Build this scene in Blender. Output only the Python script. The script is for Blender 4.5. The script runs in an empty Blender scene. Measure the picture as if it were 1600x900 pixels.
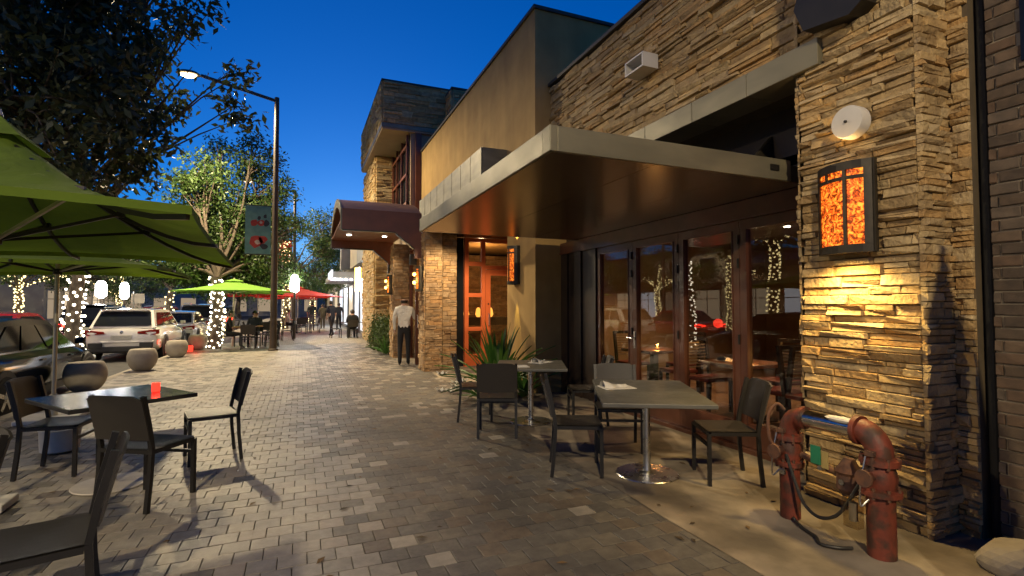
import bpy, bmesh, math, random
import numpy as np
from mathutils import Vector, Matrix
SC = bpy.context.scene
COL = SC.collection
RAD = math.radians
rng = random.Random(11)
NP = np.random.default_rng(5)

# ---------------------------------------------------------------- camera
CAM_H = 1.5
PITCH = math.atan(28 / 800); YAW = math.atan(330 / 800)
cd = bpy.data.cameras.new('camera'); cam = bpy.data.objects.new('camera', cd); COL.objects.link(cam)
cd.sensor_width = 36; cd.lens = 18.0; cd.clip_start = 0.05; cd.clip_end = 600
cam.location = (0, 0, CAM_H); cam.rotation_euler = (math.pi / 2 + PITCH, 0, -YAW)
SC.camera = cam
_fw = np.array([math.sin(YAW) * math.cos(PITCH), math.cos(YAW) * math.cos(PITCH), math.sin(PITCH)])
_rt = np.array([math.cos(YAW), -math.sin(YAW), 0.0]); _up = np.cross(_rt, _fw); _C = np.array([0, 0, CAM_H])
def proj(p):
    q = np.array(p) - _C; z = q @ _fw
    if z < .05: return None
    return 800 + 800 * (q @ _rt) / z, 450 - 800 * (q @ _up) / z, z
def _ray(x, y): return _fw + _rt * (x - 800) / 800 - _up * (y - 450) / 800
def gpt(x, y, z=0.0):
    d = _ray(x, y); return Vector(_C + d * ((z - CAM_H) / d[2]))
def ypt(x, y, Y):
    d = _ray(x, y); return Vector(_C + d * (Y / d[1]))
def xpt(x, y, X):
    d = _ray(x, y); return Vector(_C + d * (X / d[0]))

# ---------------------------------------------------------------- world (dusk sky), exposure
W = bpy.data.worlds.new('World'); SC.world = W; W.use_nodes = True
nt = W.node_tree; nt.nodes.clear()
out = nt.nodes.new('ShaderNodeOutputWorld'); bg = nt.nodes.new('ShaderNodeBackground')
sky = nt.nodes.new('ShaderNodeTexSky'); sky.sky_type = 'NISHITA'; sky.sun_disc = False
sky.sun_elevation = RAD(5.0); sky.sun_rotation = RAD(5)
sky.air_density = 1.0; sky.dust_density = 0.2; sky.ozone_density = 8.8
nt.links.new(sky.outputs[0], bg.inputs[0]); nt.links.new(bg.outputs[0], out.inputs[0])
bg.inputs[1].default_value = 0.15
SC.view_settings.view_transform = 'Standard'; SC.view_settings.look = 'None'
SC.view_settings.gamma = 1; SC.view_settings.use_curve_mapping = False
SC.view_settings.exposure = 0.45
SC.cycles.use_denoising = True
SC.cycles.max_bounces = 7; SC.cycles.diffuse_bounces = 3; SC.cycles.glossy_bounces = 4; SC.cycles.transparent_max_bounces = 12
SC.cycles.sample_clamp_indirect = 4.0; SC.cycles.caustics_reflective = False; SC.cycles.caustics_refractive = False

# ---------------------------------------------------------------- materials
MATS = {}
def newmat(name):
    m = bpy.data.materials.new(name); m.use_nodes = True; MATS[name] = m
    return m, m.node_tree, m.node_tree.nodes['Principled BSDF']
def mixc(t, a, b, fac):
    n = t.nodes.new('ShaderNodeMix'); n.data_type = 'RGBA'
    for k, val in ((6, a), (7, b)):
        if isinstance(val, tuple): n.inputs[k].default_value = (*val[:3], 1)
        else: t.links.new(val, n.inputs[k])
    if isinstance(fac, (int, float)): n.inputs[0].default_value = fac
    else: t.links.new(fac, n.inputs[0])
    return n.outputs[2]
def ramp(t, src, a, b, c0=(0, 0, 0), c1=(1, 1, 1)):
    n = t.nodes.new('ShaderNodeValToRGB'); e = n.color_ramp.elements
    e[0].position = a; e[1].position = b; e[0].color = (*c0, 1); e[1].color = (*c1, 1)
    t.links.new(src, n.inputs[0]); return n.outputs[0]
def noise(t, scale, detail=5, vec=None, dist=0.0):
    n = t.nodes.new('ShaderNodeTexNoise'); n.inputs['Scale'].default_value = scale; n.inputs['Detail'].default_value = detail
    n.inputs['Distortion'].default_value = dist
    if vec is None:
        g = t.nodes.new('ShaderNodeNewGeometry'); vec = g.outputs['Position']
    t.links.new(vec, n.inputs['Vector']); return n.outputs[0]
def piece_random(t):
    g = t.nodes.new('ShaderNodeNewGeometry'); o = t.nodes.new('ShaderNodeObjectInfo')
    a = t.nodes.new('ShaderNodeMath'); a.operation = 'ADD'
    t.links.new(g.outputs['Random Per Island'], a.inputs[0]); t.links.new(o.outputs['Random'], a.inputs[1])
    f = t.nodes.new('ShaderNodeMath'); f.operation = 'FRACT'; t.links.new(a.outputs[0], f.inputs[0])
    return f.outputs[0]
def bump(t, bsdf, src, strength=.3, dist=.01):
    b = t.nodes.new('ShaderNodeBump'); b.inputs['Strength'].default_value = strength; b.inputs['Distance'].default_value = dist
    t.links.new(src, b.inputs['Height']); t.links.new(b.outputs[0], bsdf.inputs['Normal'])
def surf(name, col, col2=None, rough=.6, metal=0., scale=6, lo=.35, hi=.65, bs=0., bscale=60, bd=.004, rough2=None, spec=None, piece=None, coat=0, detail=5, emit=None, es=0, stain=0, sscale=(.9, .9, .9)):
    """noise-mixed procedural surface; piece = list of colours picked at random for each loose piece"""
    m, t, b = newmat(name)
    n = noise(t, scale, detail)
    c2 = col2 or tuple(c * .7 for c in col)
    f = ramp(t, n, lo, hi)
    base = mixc(t, col, c2, f)
    if piece:
        r = t.nodes.new('ShaderNodeValToRGB'); r.color_ramp.interpolation = 'CONSTANT'
        el = r.color_ramp.elements
        while len(el) < len(piece): el.new(.5)
        for i, c in enumerate(piece): el[i].position = i / len(piece); el[i].color = (*c, 1)
        t.links.new(piece_random(t), r.inputs[0])
        mm = t.nodes.new('ShaderNodeMix'); mm.data_type = 'RGBA'; mm.blend_type = 'MULTIPLY'; mm.inputs[0].default_value = 1
        t.links.new(r.outputs[0], mm.inputs[6]); t.links.new(base, mm.inputs[7]); base = mm.outputs[2]
    if stain:
        gg = t.nodes.new('ShaderNodeNewGeometry'); mp = t.nodes.new('ShaderNodeMapping'); mp.inputs['Scale'].default_value = sscale
        t.links.new(gg.outputs['Position'], mp.inputs[0]); sf = ramp(t, noise(t, 1.0, 7, mp.outputs[0], .4), .38, .68, (1, 1, 1), (1 - stain, 1 - stain, 1 - stain * .95))
        m2 = t.nodes.new('ShaderNodeMix'); m2.data_type = 'RGBA'; m2.blend_type = 'MULTIPLY'; m2.inputs[0].default_value = 1
        t.links.new(base, m2.inputs[6]); t.links.new(sf, m2.inputs[7]); base = m2.outputs[2]
    t.links.new(base, b.inputs['Base Color'])
    b.inputs['Roughness'].default_value = rough; b.inputs['Metallic'].default_value = metal
    if rough2 is not None:
        rr = t.nodes.new('ShaderNodeMapRange'); t.links.new(noise(t, scale * 2.3, 4), rr.inputs[0])
        rr.inputs[1].default_value = .3; rr.inputs[2].default_value = .7; rr.inputs[3].default_value = rough; rr.inputs[4].default_value = rough2
        t.links.new(rr.outputs[0], b.inputs['Roughness'])
    if spec is not None: b.inputs['Specular IOR Level'].default_value = spec
    if coat: b.inputs['Coat Weight'].default_value = coat; b.inputs['Coat Roughness'].default_value = .05
    if bs: bump(t, b, noise(t, bscale, 6), bs, bd)
    if emit: b.inputs['Emission Color'].default_value = (*emit, 1); b.inputs['Emission Strength'].default_value = es
    return m
def glow(name, col, strength, sample=False):
    m, t, b = newmat(name)
    b.inputs['Base Color'].default_value = (.02, .02, .02, 1)
    b.inputs['Emission Color'].default_value = (*col, 1); b.inputs['Emission Strength'].default_value = strength
    if not sample: m.cycles.emission_sampling = 'NONE'
    return m
def glassmat(name, tintc=(.8, .8, .8), ior=1.5, boost=.0, rough=0.0):
    m, t, b = newmat(name); t.nodes.remove(b)
    o = t.nodes['Material Output']; tr = t.nodes.new('ShaderNodeBsdfTransparent'); gl = t.nodes.new('ShaderNodeBsdfGlossy')
    tr.inputs[0].default_value = (*tintc, 1); gl.inputs['Roughness'].default_value = rough
    fr = t.nodes.new('ShaderNodeFresnel'); fr.inputs[0].default_value = ior
    ge = t.nodes.new('ShaderNodeNewGeometry'); mr = t.nodes.new('ShaderNodeMapRange'); t.links.new(ge.outputs['Backfacing'], mr.inputs[0]); mr.inputs[3].default_value = ior; mr.inputs[4].default_value = 1 / ior; t.links.new(mr.outputs[0], fr.inputs[0])
    ad = t.nodes.new('ShaderNodeMath'); ad.operation = 'ADD'; ad.inputs[1].default_value = boost; ad.use_clamp = True
    mx = t.nodes.new('ShaderNodeMixShader')
    t.links.new(fr.outputs[0], ad.inputs[0]); t.links.new(ad.outputs[0], mx.inputs[0])
    t.links.new(tr.outputs[0], mx.inputs[1]); t.links.new(gl.outputs[0], mx.inputs[2]); t.links.new(mx.outputs[0], o.inputs[0])
    return m
def leafmat(name, cols, trans=.35):
    m, t, b = newmat(name)
    r = t.nodes.new('ShaderNodeValToRGB'); el = r.color_ramp.elements
    while len(el) < len(cols): el.new(.5)
    for i, c in enumerate(cols): el[i].position = i / (len(cols) - 1); el[i].color = (*c, 1)
    t.links.new(piece_random(t), r.inputs[0]); t.links.new(r.outputs[0], b.inputs['Base Color'])
    b.inputs['Roughness'].default_value = .5
    tl = t.nodes.new('ShaderNodeBsdfTranslucent'); t.links.new(r.outputs[0], tl.inputs[0])
    mx = t.nodes.new('ShaderNodeMixShader'); mx.inputs[0].default_value = trans
    t.links.new(b.outputs[0], mx.inputs[1]); t.links.new(tl.outputs[0], mx.inputs[2])
    t.links.new(mx.outputs[0], t.nodes['Material Output'].inputs[0])
    return m
def fabricmat(name, col, trans=.3):
    m, t, b = newmat(name)
    c = mixc(t, col, tuple(x * .8 for x in col), ramp(t, noise(t, 3, 4), .35, .7))
    t.links.new(c, b.inputs['Base Color']); b.inputs['Roughness'].default_value = .85
    bump(t, b, noise(t, 4.5, 5, dist=1.5), .35, .05)
    tl = t.nodes.new('ShaderNodeBsdfTranslucent'); t.links.new(c, tl.inputs[0])
    mx = t.nodes.new('ShaderNodeMixShader'); mx.inputs[0].default_value = trans
    t.links.new(b.outputs[0], mx.inputs[1]); t.links.new(tl.outputs[0], mx.inputs[2])
    t.links.new(mx.outputs[0], t.nodes['Material Output'].inputs[0])
    return m
def ambermat(name, strength):
    """mottled amber mica glass, lit from inside"""
    m, t, b = newmat(name)
    n1 = noise(t, 34, 6, dist=1.2)
    r = t.nodes.new('ShaderNodeValToRGB'); e = r.color_ramp.elements
    e[0].position = .40; e[0].color = (.05, .004, .0005, 1); e[1].position = .66; e[1].color = (1, .34, .03, 1)
    x = e.new(.5); x.color = (.55, .06, .004, 1)
    t.links.new(n1, r.inputs[0]); t.links.new(r.outputs[0], b.inputs['Emission Color'])
    b.inputs['Base Color'].default_value = (.3, .08, .01, 1); b.inputs['Emission Strength'].default_value = strength
    b.inputs['Roughness'].default_value = .2
    return m

STONE = [(1.0, .95, .86), (.82, .74, .62), (1.12, 1.0, .82), (.7, .6, .47), (.95, .82, .64), (1.05, 1.02, .98), (.86, .8, .74), (1.0, .8, .56)]
surf('ledgestone', (.50, .385, .205), (.35, .265, .145), rough=.85, scale=9, bs=.9, bscale=30, bd=.022, piece=STONE)
surf('ledgestone_pale', (.42, .30, .18), (.27, .19, .11), rough=.85, scale=9, bs=.6, bscale=38, bd=.01, piece=STONE)
surf('mortar_dark', (.11, .083, .05), rough=.95)
surf('brick', (.13, .098, .07), (.085, .066, .05), rough=.9, scale=14, bs=.5, bscale=70, piece=[(1, 1, 1), (.8, .75, .7), (1.15, 1.05, .95), (.65, .62, .6), (1.0, .85, .75)])
surf('mortar', (.26, .22, .16), rough=.95, bs=.3)
surf('stucco', (.42, .27, .095), (.36, .225, .078), rough=.92, scale=2.5, bs=.5, bscale=180, bd=.003, stain=.22, sscale=(2.2, 2.2, .5))
surf('fascia_metal', (.215, .195, .13), (.18, .165, .11), rough=.45, metal=.25, stain=.3, sscale=(1.5, 1.5, 6), scale=2.2, bs=.06, bscale=8, rough2=.55)
surf('soffit_metal', (.20, .14, .085), (.17, .115, .07), rough=.24, metal=.6, scale=1.2)
surf('coping', (.06, .055, .05), rough=.6, metal=.3)
surf('brown_metal', (.15, .045, .02), (.11, .034, .016), rough=.5, metal=0, scale=4)
surf('barrel_roof', (.20, .095, .05), (.15, .07, .04), rough=.5, metal=0, scale=4)
surf('door_wood', (.105, .037, .02), (.07, .026, .015), rough=.35, scale=5, bs=.1, bscale=40, coat=.3)
surf('red_paint', (.70, .16, .05), (.62, .135, .042), rough=.4, scale=4)
surf('dark_wood', (.03, .018, .013), (.018, .012, .01), rough=.4)
surf('steel', (.62, .62, .60), (.5, .5, .48), rough=.22, metal=1, scale=5, rough2=.36)
surf('chrome', (.75, .74, .70), (.6, .58, .52), rough=.1, metal=1, scale=12, rough2=.22)
surf('pale_metal', (.55, .50, .43), (.45, .41, .36), rough=.5, metal=.2, scale=9)
surf('black_metal', (.016, .015, .014), (.022, .02, .018), rough=.42, metal=.3, scale=8)
surf('bronze', (.055, .045, .03), (.035, .03, .022), rough=.45, metal=.5, scale=10)
surf('pole_bronze', (.075, .055, .038), (.055, .042, .03), rough=.5, metal=.4, scale=6)
surf('table_laminate', (.115, .112, .095), (.09, .088, .075), rough=.38, scale=5, rough2=.5)
surf('table_black', (.02, .02, .021), (.03, .03, .03), rough=.13, scale=7, rough2=.24)
surf('linen', (.62, .60, .55), (.55, .53, .48), rough=.9, scale=8, bs=.2, bscale=90)
surf('concrete', (.33, .275, .20), (.17, .14, .10), rough=.88, scale=2.1, lo=.40, hi=.62, bs=.35, bscale=70, bd=.004, detail=9, stain=.68, sscale=(1.3, 1.3, 1.3))
surf('bollard_concrete', (.40, .36, .29), (.30, .265, .21), rough=.92, scale=4, bs=.5, bscale=60, bd=.005)
surf('kerb_concrete', (.30, .27, .23), rough=.9, bs=.3)
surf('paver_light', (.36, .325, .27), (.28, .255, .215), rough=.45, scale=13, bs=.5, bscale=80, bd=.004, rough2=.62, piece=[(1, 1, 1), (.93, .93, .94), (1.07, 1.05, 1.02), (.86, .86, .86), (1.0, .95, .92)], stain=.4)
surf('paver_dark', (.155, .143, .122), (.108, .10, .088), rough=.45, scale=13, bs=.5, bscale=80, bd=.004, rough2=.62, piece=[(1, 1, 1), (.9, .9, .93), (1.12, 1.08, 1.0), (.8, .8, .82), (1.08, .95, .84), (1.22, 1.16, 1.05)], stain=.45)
surf('sand_joint', (.05, .045, .037), rough=.95, scale=20)
surf('asphalt', (.05, .05, .05), (.035, .035, .036), rough=.75, scale=3, bs=.4, bscale=120, rough2=.9)
surf('white_paint_line', (.7, .69, .64), (.5, .49, .45), rough=.6, scale=8)
surf('white_plastic', (.66, .63, .57), (.58, .55, .49), rough=.4, scale=4)
surf('hydrant_red', (.20, .042, .022), (.075, .032, .02), rough=.55, scale=11, lo=.45, hi=.6, bs=.5, stain=.5, sscale=(9, 9, 3), detail=8, bscale=50)
surf('rust', (.14, .06, .03), (.07, .035, .025), rough=.8, scale=22, bs=.4, bscale=60)
surf('cable', (.03, .027, .022), rough=.5)
surf('bark', (.11, .085, .06), (.06, .045, .032), rough=.95, scale=9, bs=.8, bscale=30, bd=.02)
surf('soil', (.035, .026, .018), rough=.95, scale=12, bs=.6)
surf('rock', (.40, .36, .28), (.30, .26, .20), rough=.9, scale=5, bs=.5, bscale=24, bd=.01)
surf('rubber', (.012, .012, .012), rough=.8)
surf('car_black', (.006, .007, .009), (.005, .006, .008), rough=.1, spec=.4, coat=0, scale=1)
surf('car_white', (.70, .69, .66), (.68, .67, .64), rough=.25, coat=1, scale=1)
surf('car_silver', (.36, .37, .38), (.34, .35, .36), rough=.25, metal=.5, coat=1, scale=1)
surf('car_red', (.22, .015, .012), (.2, .012, .01), rough=.25, coat=1, scale=1)
surf('car_glass', (.010, .012, .015), (.013, .015, .018), rough=.05, scale=1, spec=.3)
surf('car_trim', (.02, .02, .02), rough=.5)
surf('tail_red', (.35, .02, .015), (.28, .015, .01), rough=.2, coat=1)
glow('tail_lit', (1, .03, .015), 9)
surf('plate', (.5, .48, .42), (.4, .42, .4), rough=.5, scale=30)
surf('shirt_white', (.72, .70, .64), (.6, .58, .52), rough=.85, scale=9, bs=1.0, bscale=13, bd=.05)
surf('cloth_black', (.012, .012, .014), rough=.85)
surf('cloth_navy', (.02, .022, .035), rough=.85)
surf('cloth_olive', (.09, .075, .045), rough=.85)
surf('cloth_grey', (.12, .12, .13), rough=.85)
surf('cloth_teal', (.03, .06, .055), rough=.85)
surf('cloth_red', (.35, .03, .025), rough=.85)
surf('skin', (.42, .25, .17), (.36, .2, .14), rough=.55)
surf('hair', (.02, .014, .01), rough=.6)
surf('shoe', (.01, .01, .01), rough=.4)
surf('wall_cream', (.42, .38, .30), (.36, .32, .26), rough=.9, scale=2)
surf('wall_grey', (.26, .27, .28), (.21, .22, .23), rough=.8, scale=2)
surf('wall_tan', (.32, .24, .16), (.27, .2, .14), rough=.9, scale=2)
surf('roof_dark', (.05, .045, .045), rough=.8)
surf('awning_dark', (.03, .028, .03), rough=.8)
surf('interior_wall', (.36, .25, .14), (.31, .21, .12), rough=.9, scale=2)
surf('interior_floor', (.22, .13, .075), (.14, .085, .05), rough=.45, scale=4)
surf('interior_ceiling', (.18, .13, .09), rough=.9)
surf('slat_metal', (.55, .5, .42), rough=.3, metal=.8)
surf('seat_leather', (.16, .035, .025), rough=.45)
surf('frame_gilt', (.45, .36, .22), rough=.5, scale=9)
surf('picture', (.30, .26, .18), (.16, .15, .11), rough=.35, scale=3)
surf('banner_teal', (.14, .30, .24), (.11, .24, .20), rough=.75, scale=6)
surf('banner_red', (.5, .06, .03), (.4, .05, .03), rough=.75)
surf('print_red', (.45, .05, .03), (.3, .04, .03), rough=.8, scale=20)
surf('print_dark', (.035, .04, .045), rough=.8)
surf('print_pale', (.5, .42, .33), rough=.8)
surf('tag_green', (.01, .19, .09), rough=.6)
surf('tag_yellow', (.36, .27, .09), rough=.7)
surf('umbrella_pole', (.52, .47, .36), (.44, .4, .31), rough=.4, metal=.6)
fabricmat('canopy_green', (.15, .24, .018), .42)
fabricmat('canopy_bright_green', (.24, .50, .06), .3)
fabricmat('canopy_red', (.55, .035, .02), .4)
leafmat('leaves_oak', [(.022, .034, .012), (.04, .055, .018), (.06, .07, .025)], .25)
leafmat('leaves_street', [(.024, .055, .012), (.05, .10, .02), (.085, .135, .032), (.06, .11, .03)], .35)
leafmat('leaves_hedge', [(.03, .06, .015), (.06, .10, .022), (.09, .12, .03)], .25)
leafmat('leaves_strap', [(.03, .09, .015), (.05, .14, .02), (.09, .18, .03)], .3)
surf('petal', (.72, .70, .6), rough=.7)
glassmat('door_glass', (.86, .84, .80), 1.5, .02)
glassmat('clear_glass', (.9, .9, .88), 1.4)
glassmat('lantern_glass', (.85, .8, .7), 1.45, .02)
ambermat('amber_glass', 1.5)
ambermat('amber_glass_dim', 1.0)
glow('amber_core', (1, .45, .08), 9)
glow('lamp_warm', (1, .72, .36), 9)
glow('lamp_white', (1, .97, .92), 26)
glow('bulb_fairy', (1, .78, .34), 4)
glow('bulb_white', (1, .86, .62), 6)
glow('downlight', (1, .92, .75), 14)
glow('candle_flame', (1, .5, .12), 14)
glow('candle_wax', (1, .42, .08), 2.0)
glow('candle_red', (1, .03, .015), 2.2)
glow('sign_white', (.9, .97, 1), 7)
glow('sign_red', (1, .05, .03), 5)
glow('shop_white', (.9, .93, 1), .9)
glow('shop_warm', (1, .78, .5), .6)
glow('shop_dim', (1, .75, .48), .25)
glow('led_blue', (.25, .6, 1), 1.5)
M = MATS

# ---------------------------------------------------------------- object helpers
def link(o): COL.objects.link(o); return o
def tag(o, label=None, cat=None, group=None, kind=None):
    if label: o['label'] = label
    if cat: o['category'] = cat
    if group: o['group'] = group
    if kind: o['kind'] = kind
    return o
def thing(name, label, cat, loc=(0, 0, 0), rz=0.0, group=None):
    o = bpy.data.objects.new(name, None); o.empty_display_size = .1; link(o)
    o.location = loc; o.rotation_euler = (0, 0, rz)
    return tag(o, label, cat, group)
def attach(o, parent, world=False):
    o.parent = parent
    if world and parent.parent is None: o.matrix_parent_inverse = Matrix.Translation(-Vector(parent.location))
    return o
def smooth_pts(pts, k=6):
    p = [Vector(q) for q in pts]; p = [p[0] * 2 - p[1]] + p + [p[-1] * 2 - p[-2]]; out_ = []
    for i in range(1, len(p) - 2):
        for j in range(k):
            u = j / k; a, b_, c, d = p[i - 1:i + 3]
            out_.append(.5 * ((2 * b_) + (c - a) * u + (2 * a - 5 * b_ + 4 * c - d) * u * u + (3 * b_ - a - 3 * c + d) * u ** 3))
    return out_ + [p[-2]]
class MB:
    def __init__(s): s.v = []; s.f = []; s.m = []
    def add(s, vs, fs, mi=0):
        b = len(s.v); s.v += [tuple(v) for v in vs]; s.f += [tuple(i + b for i in f) for f in fs]; s.m += [mi] * len(fs); return s
    def box(s, c, d, rz=0, mi=0, M4=None):
        hx, hy, hz = d[0] / 2, d[1] / 2, d[2] / 2; ca, sa = math.cos(rz), math.sin(rz)
        vs = []
        for z in (-hz, hz):
            for x, y in ((-hx, -hy), (hx, -hy), (hx, hy), (-hx, hy)):
                vs.append((c[0] + x * ca - y * sa, c[1] + x * sa + y * ca, c[2] + z))
        if M4: vs = [M4 @ Vector(v) for v in vs]
        return s.add(vs, [(3, 2, 1, 0), (4, 5, 6, 7), (0, 1, 5, 4), (1, 2, 6, 5), (2, 3, 7, 6), (3, 0, 4, 7)], mi)
    def b2(s, lo, hi, mi=0):
        return s.box([(a + b) / 2 for a, b in zip(lo, hi)], [abs(b - a) for a, b in zip(lo, hi)], 0, mi)
    def cbox(s, c, d, b=.006, rz=0, mi=0):
        """box with chamfered edges"""
        bm = bmesh.new(); bmesh.ops.create_cube(bm, size=1)
        for v in bm.verts: v.co = Vector((v.co.x * d[0], v.co.y * d[1], v.co.z * d[2]))
        bmesh.ops.bevel(bm, geom=bm.edges[:], offset=b, segments=2, affect='EDGES', profile=.5)
        R = Matrix.Rotation(rz, 4, 'Z'); C = Vector(c); bm.verts.index_update()
        vs = [C + (R @ v.co) for v in bm.verts]; fs = [[v.index for v in f.verts] for f in bm.faces]; bm.free()
        return s.add(vs, fs, mi)
    def bar(s, p, q, w, h=None, mi=0, up=(0, 0, 1)):
        p, q = Vector(p), Vector(q); h = h or w; d = (q - p).normalized(); u = Vector(up)
        if abs(d.dot(u)) > .98: u = Vector((0, 1, 0))
        a = d.cross(u).normalized() * w / 2; b = a.cross(d).normalized() * h / 2
        vs = [x + i * a + j * b for x in (p, q) for i, j in ((-1, -1), (1, -1), (1, 1), (-1, 1))]
        return s.add(vs, [(3, 2, 1, 0), (4, 5, 6, 7), (0, 1, 5, 4), (1, 2, 6, 5), (2, 3, 7, 6), (3, 0, 4, 7)], mi)
    def tube(s, pts, r, n=10, mi=0, caps=True):
        pts = [Vector(p) for p in pts]; k = len(pts); rs = r if isinstance(r, (list, tuple)) else [r] * k
        rings = []; ref = None
        for i, p in enumerate(pts):
            d = (pts[min(i + 1, k - 1)] - pts[max(i - 1, 0)]).normalized()
            if ref is None: ref = Vector((1, 0, 0)) if abs(d.x) < .9 else Vector((0, 1, 0))
            a = (ref - d * ref.dot(d)).normalized(); b = d.cross(a); ref = a
            rings.append([p + (a * math.cos(2 * math.pi * j / n) + b * math.sin(2 * math.pi * j / n)) * rs[i] for j in range(n)])
        vs = [v for ring in rings for v in ring]; fs = []
        for i in range(k - 1):
            for j in range(n):
                fs.append((i * n + j, i * n + (j + 1) % n, (i + 1) * n + (j + 1) % n, (i + 1) * n + j))
        if caps: fs += [tuple(range(n - 1, -1, -1)), tuple(range((k - 1) * n, k * n))]
        return s.add(vs, fs, mi)
    def cyl(s, p, q, r, r2=None, n=20, mi=0): return s.tube([p, q], [r, r if r2 is None else r2], n, mi)
    def lathe(s, prof, c=(0, 0, 0), n=24, mi=0):
        vs = []; fs = []; k = len(prof)
        for r, z in prof:
            for j in range(n):
                a = 2 * math.pi * j / n; vs.append((c[0] + r * math.cos(a), c[1] + r * math.sin(a), c[2] + z))
        for i in range(k - 1):
            for j in range(n): fs.append((i * n + j, i * n + (j + 1) % n, (i + 1) * n + (j + 1) % n, (i + 1) * n + j))
        fs += [tuple(range(n - 1, -1, -1)), tuple(range((k - 1) * n, k * n))]
        return s.add(vs, fs, mi)
    def prism(s, poly, ext, mi=0):
        n = len(poly); e = Vector(ext); a = [Vector(p) for p in poly]
        return s.add(a + [p + e for p in a], [tuple(range(n - 1, -1, -1)), tuple(range(n, 2 * n))] + [(i, (i + 1) % n, n + (i + 1) % n, n + i) for i in range(n)], mi)
    def ico(s, c, r, mi=0):
        t = (1 + 5 ** .5) / 2; q = r / (1 + t * t) ** .5
        vs = [(-1, t, 0), (1, t, 0), (-1, -t, 0), (1, -t, 0), (0, -1, t), (0, 1, t), (0, -1, -t), (0, 1, -t), (t, 0, -1), (t, 0, 1), (-t, 0, -1), (-t, 0, 1)]
        fs = [(0, 11, 5), (0, 5, 1), (0, 1, 7), (0, 7, 10), (0, 10, 11), (1, 5, 9), (5, 11, 4), (11, 10, 2), (10, 7, 6), (7, 1, 8), (3, 9, 4), (3, 4, 2), (3, 2, 6), (3, 6, 8), (3, 8, 9), (4, 9, 5), (2, 4, 11), (6, 2, 10), (8, 6, 7), (9, 8, 1)]
        return s.add([(c[0] + x * q, c[1] + y * q, c[2] + z * q) for x, y, z in vs], fs, mi)
    def mesh(s, name, mats, smooth=False):
        me = bpy.data.meshes.new(name); me.from_pydata(s.v, [], s.f)
        for m in (mats if isinstance(mats, (list, tuple)) else [mats]): me.materials.append(M[m] if isinstance(m, str) else m)
        if any(s.m): me.polygons.foreach_set('material_index', s.m)
        bm = bmesh.new(); bm.from_mesh(me); bmesh.ops.recalc_face_normals(bm, faces=bm.faces[:])
        if smooth:
            for f in bm.faces: f.smooth = True
            for e in bm.edges:
                if len(e.link_faces) == 2 and e.calc_face_angle(0) > RAD(38): e.smooth = False
        bm.to_mesh(me); bm.free(); me.update()
        return me
    def build(s, name, mats, parent=None, smooth=False, world=False, loc=(0, 0, 0), rz=0):
        o = link(bpy.data.objects.new(name, s.mesh(name, mats, smooth)))
        o.location = loc; o.rotation_euler = (0, 0, rz)
        if parent: attach(o, parent, world)
        return o
def copy_tree(o, parent=None):
    c = o.copy(); link(c)
    if parent: c.parent = parent
    for ch in list(o.children): copy_tree(ch, c)
    return c
def place(proto, used, loc, rz, label, group=None):
    o = copy_tree(proto) if used else proto
    o.location = loc; o.rotation_euler = (0, 0, rz); o['label'] = label
    if group: o['group'] = group
    return o
def raw_mesh(name, v, f, mat):
    """fast numpy mesh: v (n,3), f (m,k)"""
    me = bpy.data.meshes.new(name); nv, (nf, k) = len(v), f.shape
    me.vertices.add(nv); me.vertices.foreach_set('co', np.asarray(v, np.float32).ravel())
    me.loops.add(nf * k); me.loops.foreach_set('vertex_index', f.astype(np.int32).ravel())
    me.polygons.add(nf); me.polygons.foreach_set('loop_start', np.arange(0, nf * k, k, dtype=np.int32))
    me.update(calc_edges=True); me.materials.append(M[mat]); return me
def lamp(name, kind, loc, energy, col, size=.1, rot=None, spot=None, parent=None, blend=.5, aim=None):
    l = bpy.data.lights.new(name, kind); l.energy = energy; l.color = col
    if kind != 'AREA': l.shadow_soft_size = size
    else: l.size = size
    if spot: l.spot_size = RAD(spot); l.spot_blend = blend
    o = link(bpy.data.objects.new(name, l)); o.location = loc
    if aim is not None: o.rotation_euler = (Vector(aim) - Vector(loc)).to_track_quat('-Z', 'Y').to_euler()
    if parent: attach(o, parent, True)
    return o

# unit pieces shared by stones / bricks / pavers: x,z in [-.5,.5], back at y=0, face at y=1
def unit_piece(seed, inset=.08, jit=.24):
    r = random.Random(seed); v = []
    q = [(-.5, -.5), (.5, -.5), (.5, .5), (-.5, .5)]
    for x, z in q: v.append((x, 0, z))
    for x, z in q: v.append((x + r.uniform(-.01, .01), .72 + r.uniform(-.1, .1), z + r.uniform(-.05, .05)))
    for x, z in q: v.append((x * (1 - r.uniform(.2, 1) * inset), 1 + r.uniform(-jit, jit), z * (1 - r.uniform(.3, 1) * inset * 3)))
    f = [(8, 9, 10, 11)]
    for i in range(4):
        j = (i + 1) % 4; f += [(i, j, 4 + j, 4 + i), (4 + i, 4 + j, 8 + j, 8 + i)]
    return v, f
UNITS = [unit_piece(i) for i in range(10)]
_unit_mesh = {}
def unit_mesh(kind, i, mat):
    k = (kind, i, mat)
    if k not in _unit_mesh:
        v, f = UNITS[i]; mb = MB(); mb.add(v, f); _unit_mesh[k] = mb.mesh(kind, mat)
    return _unit_mesh[k]
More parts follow.
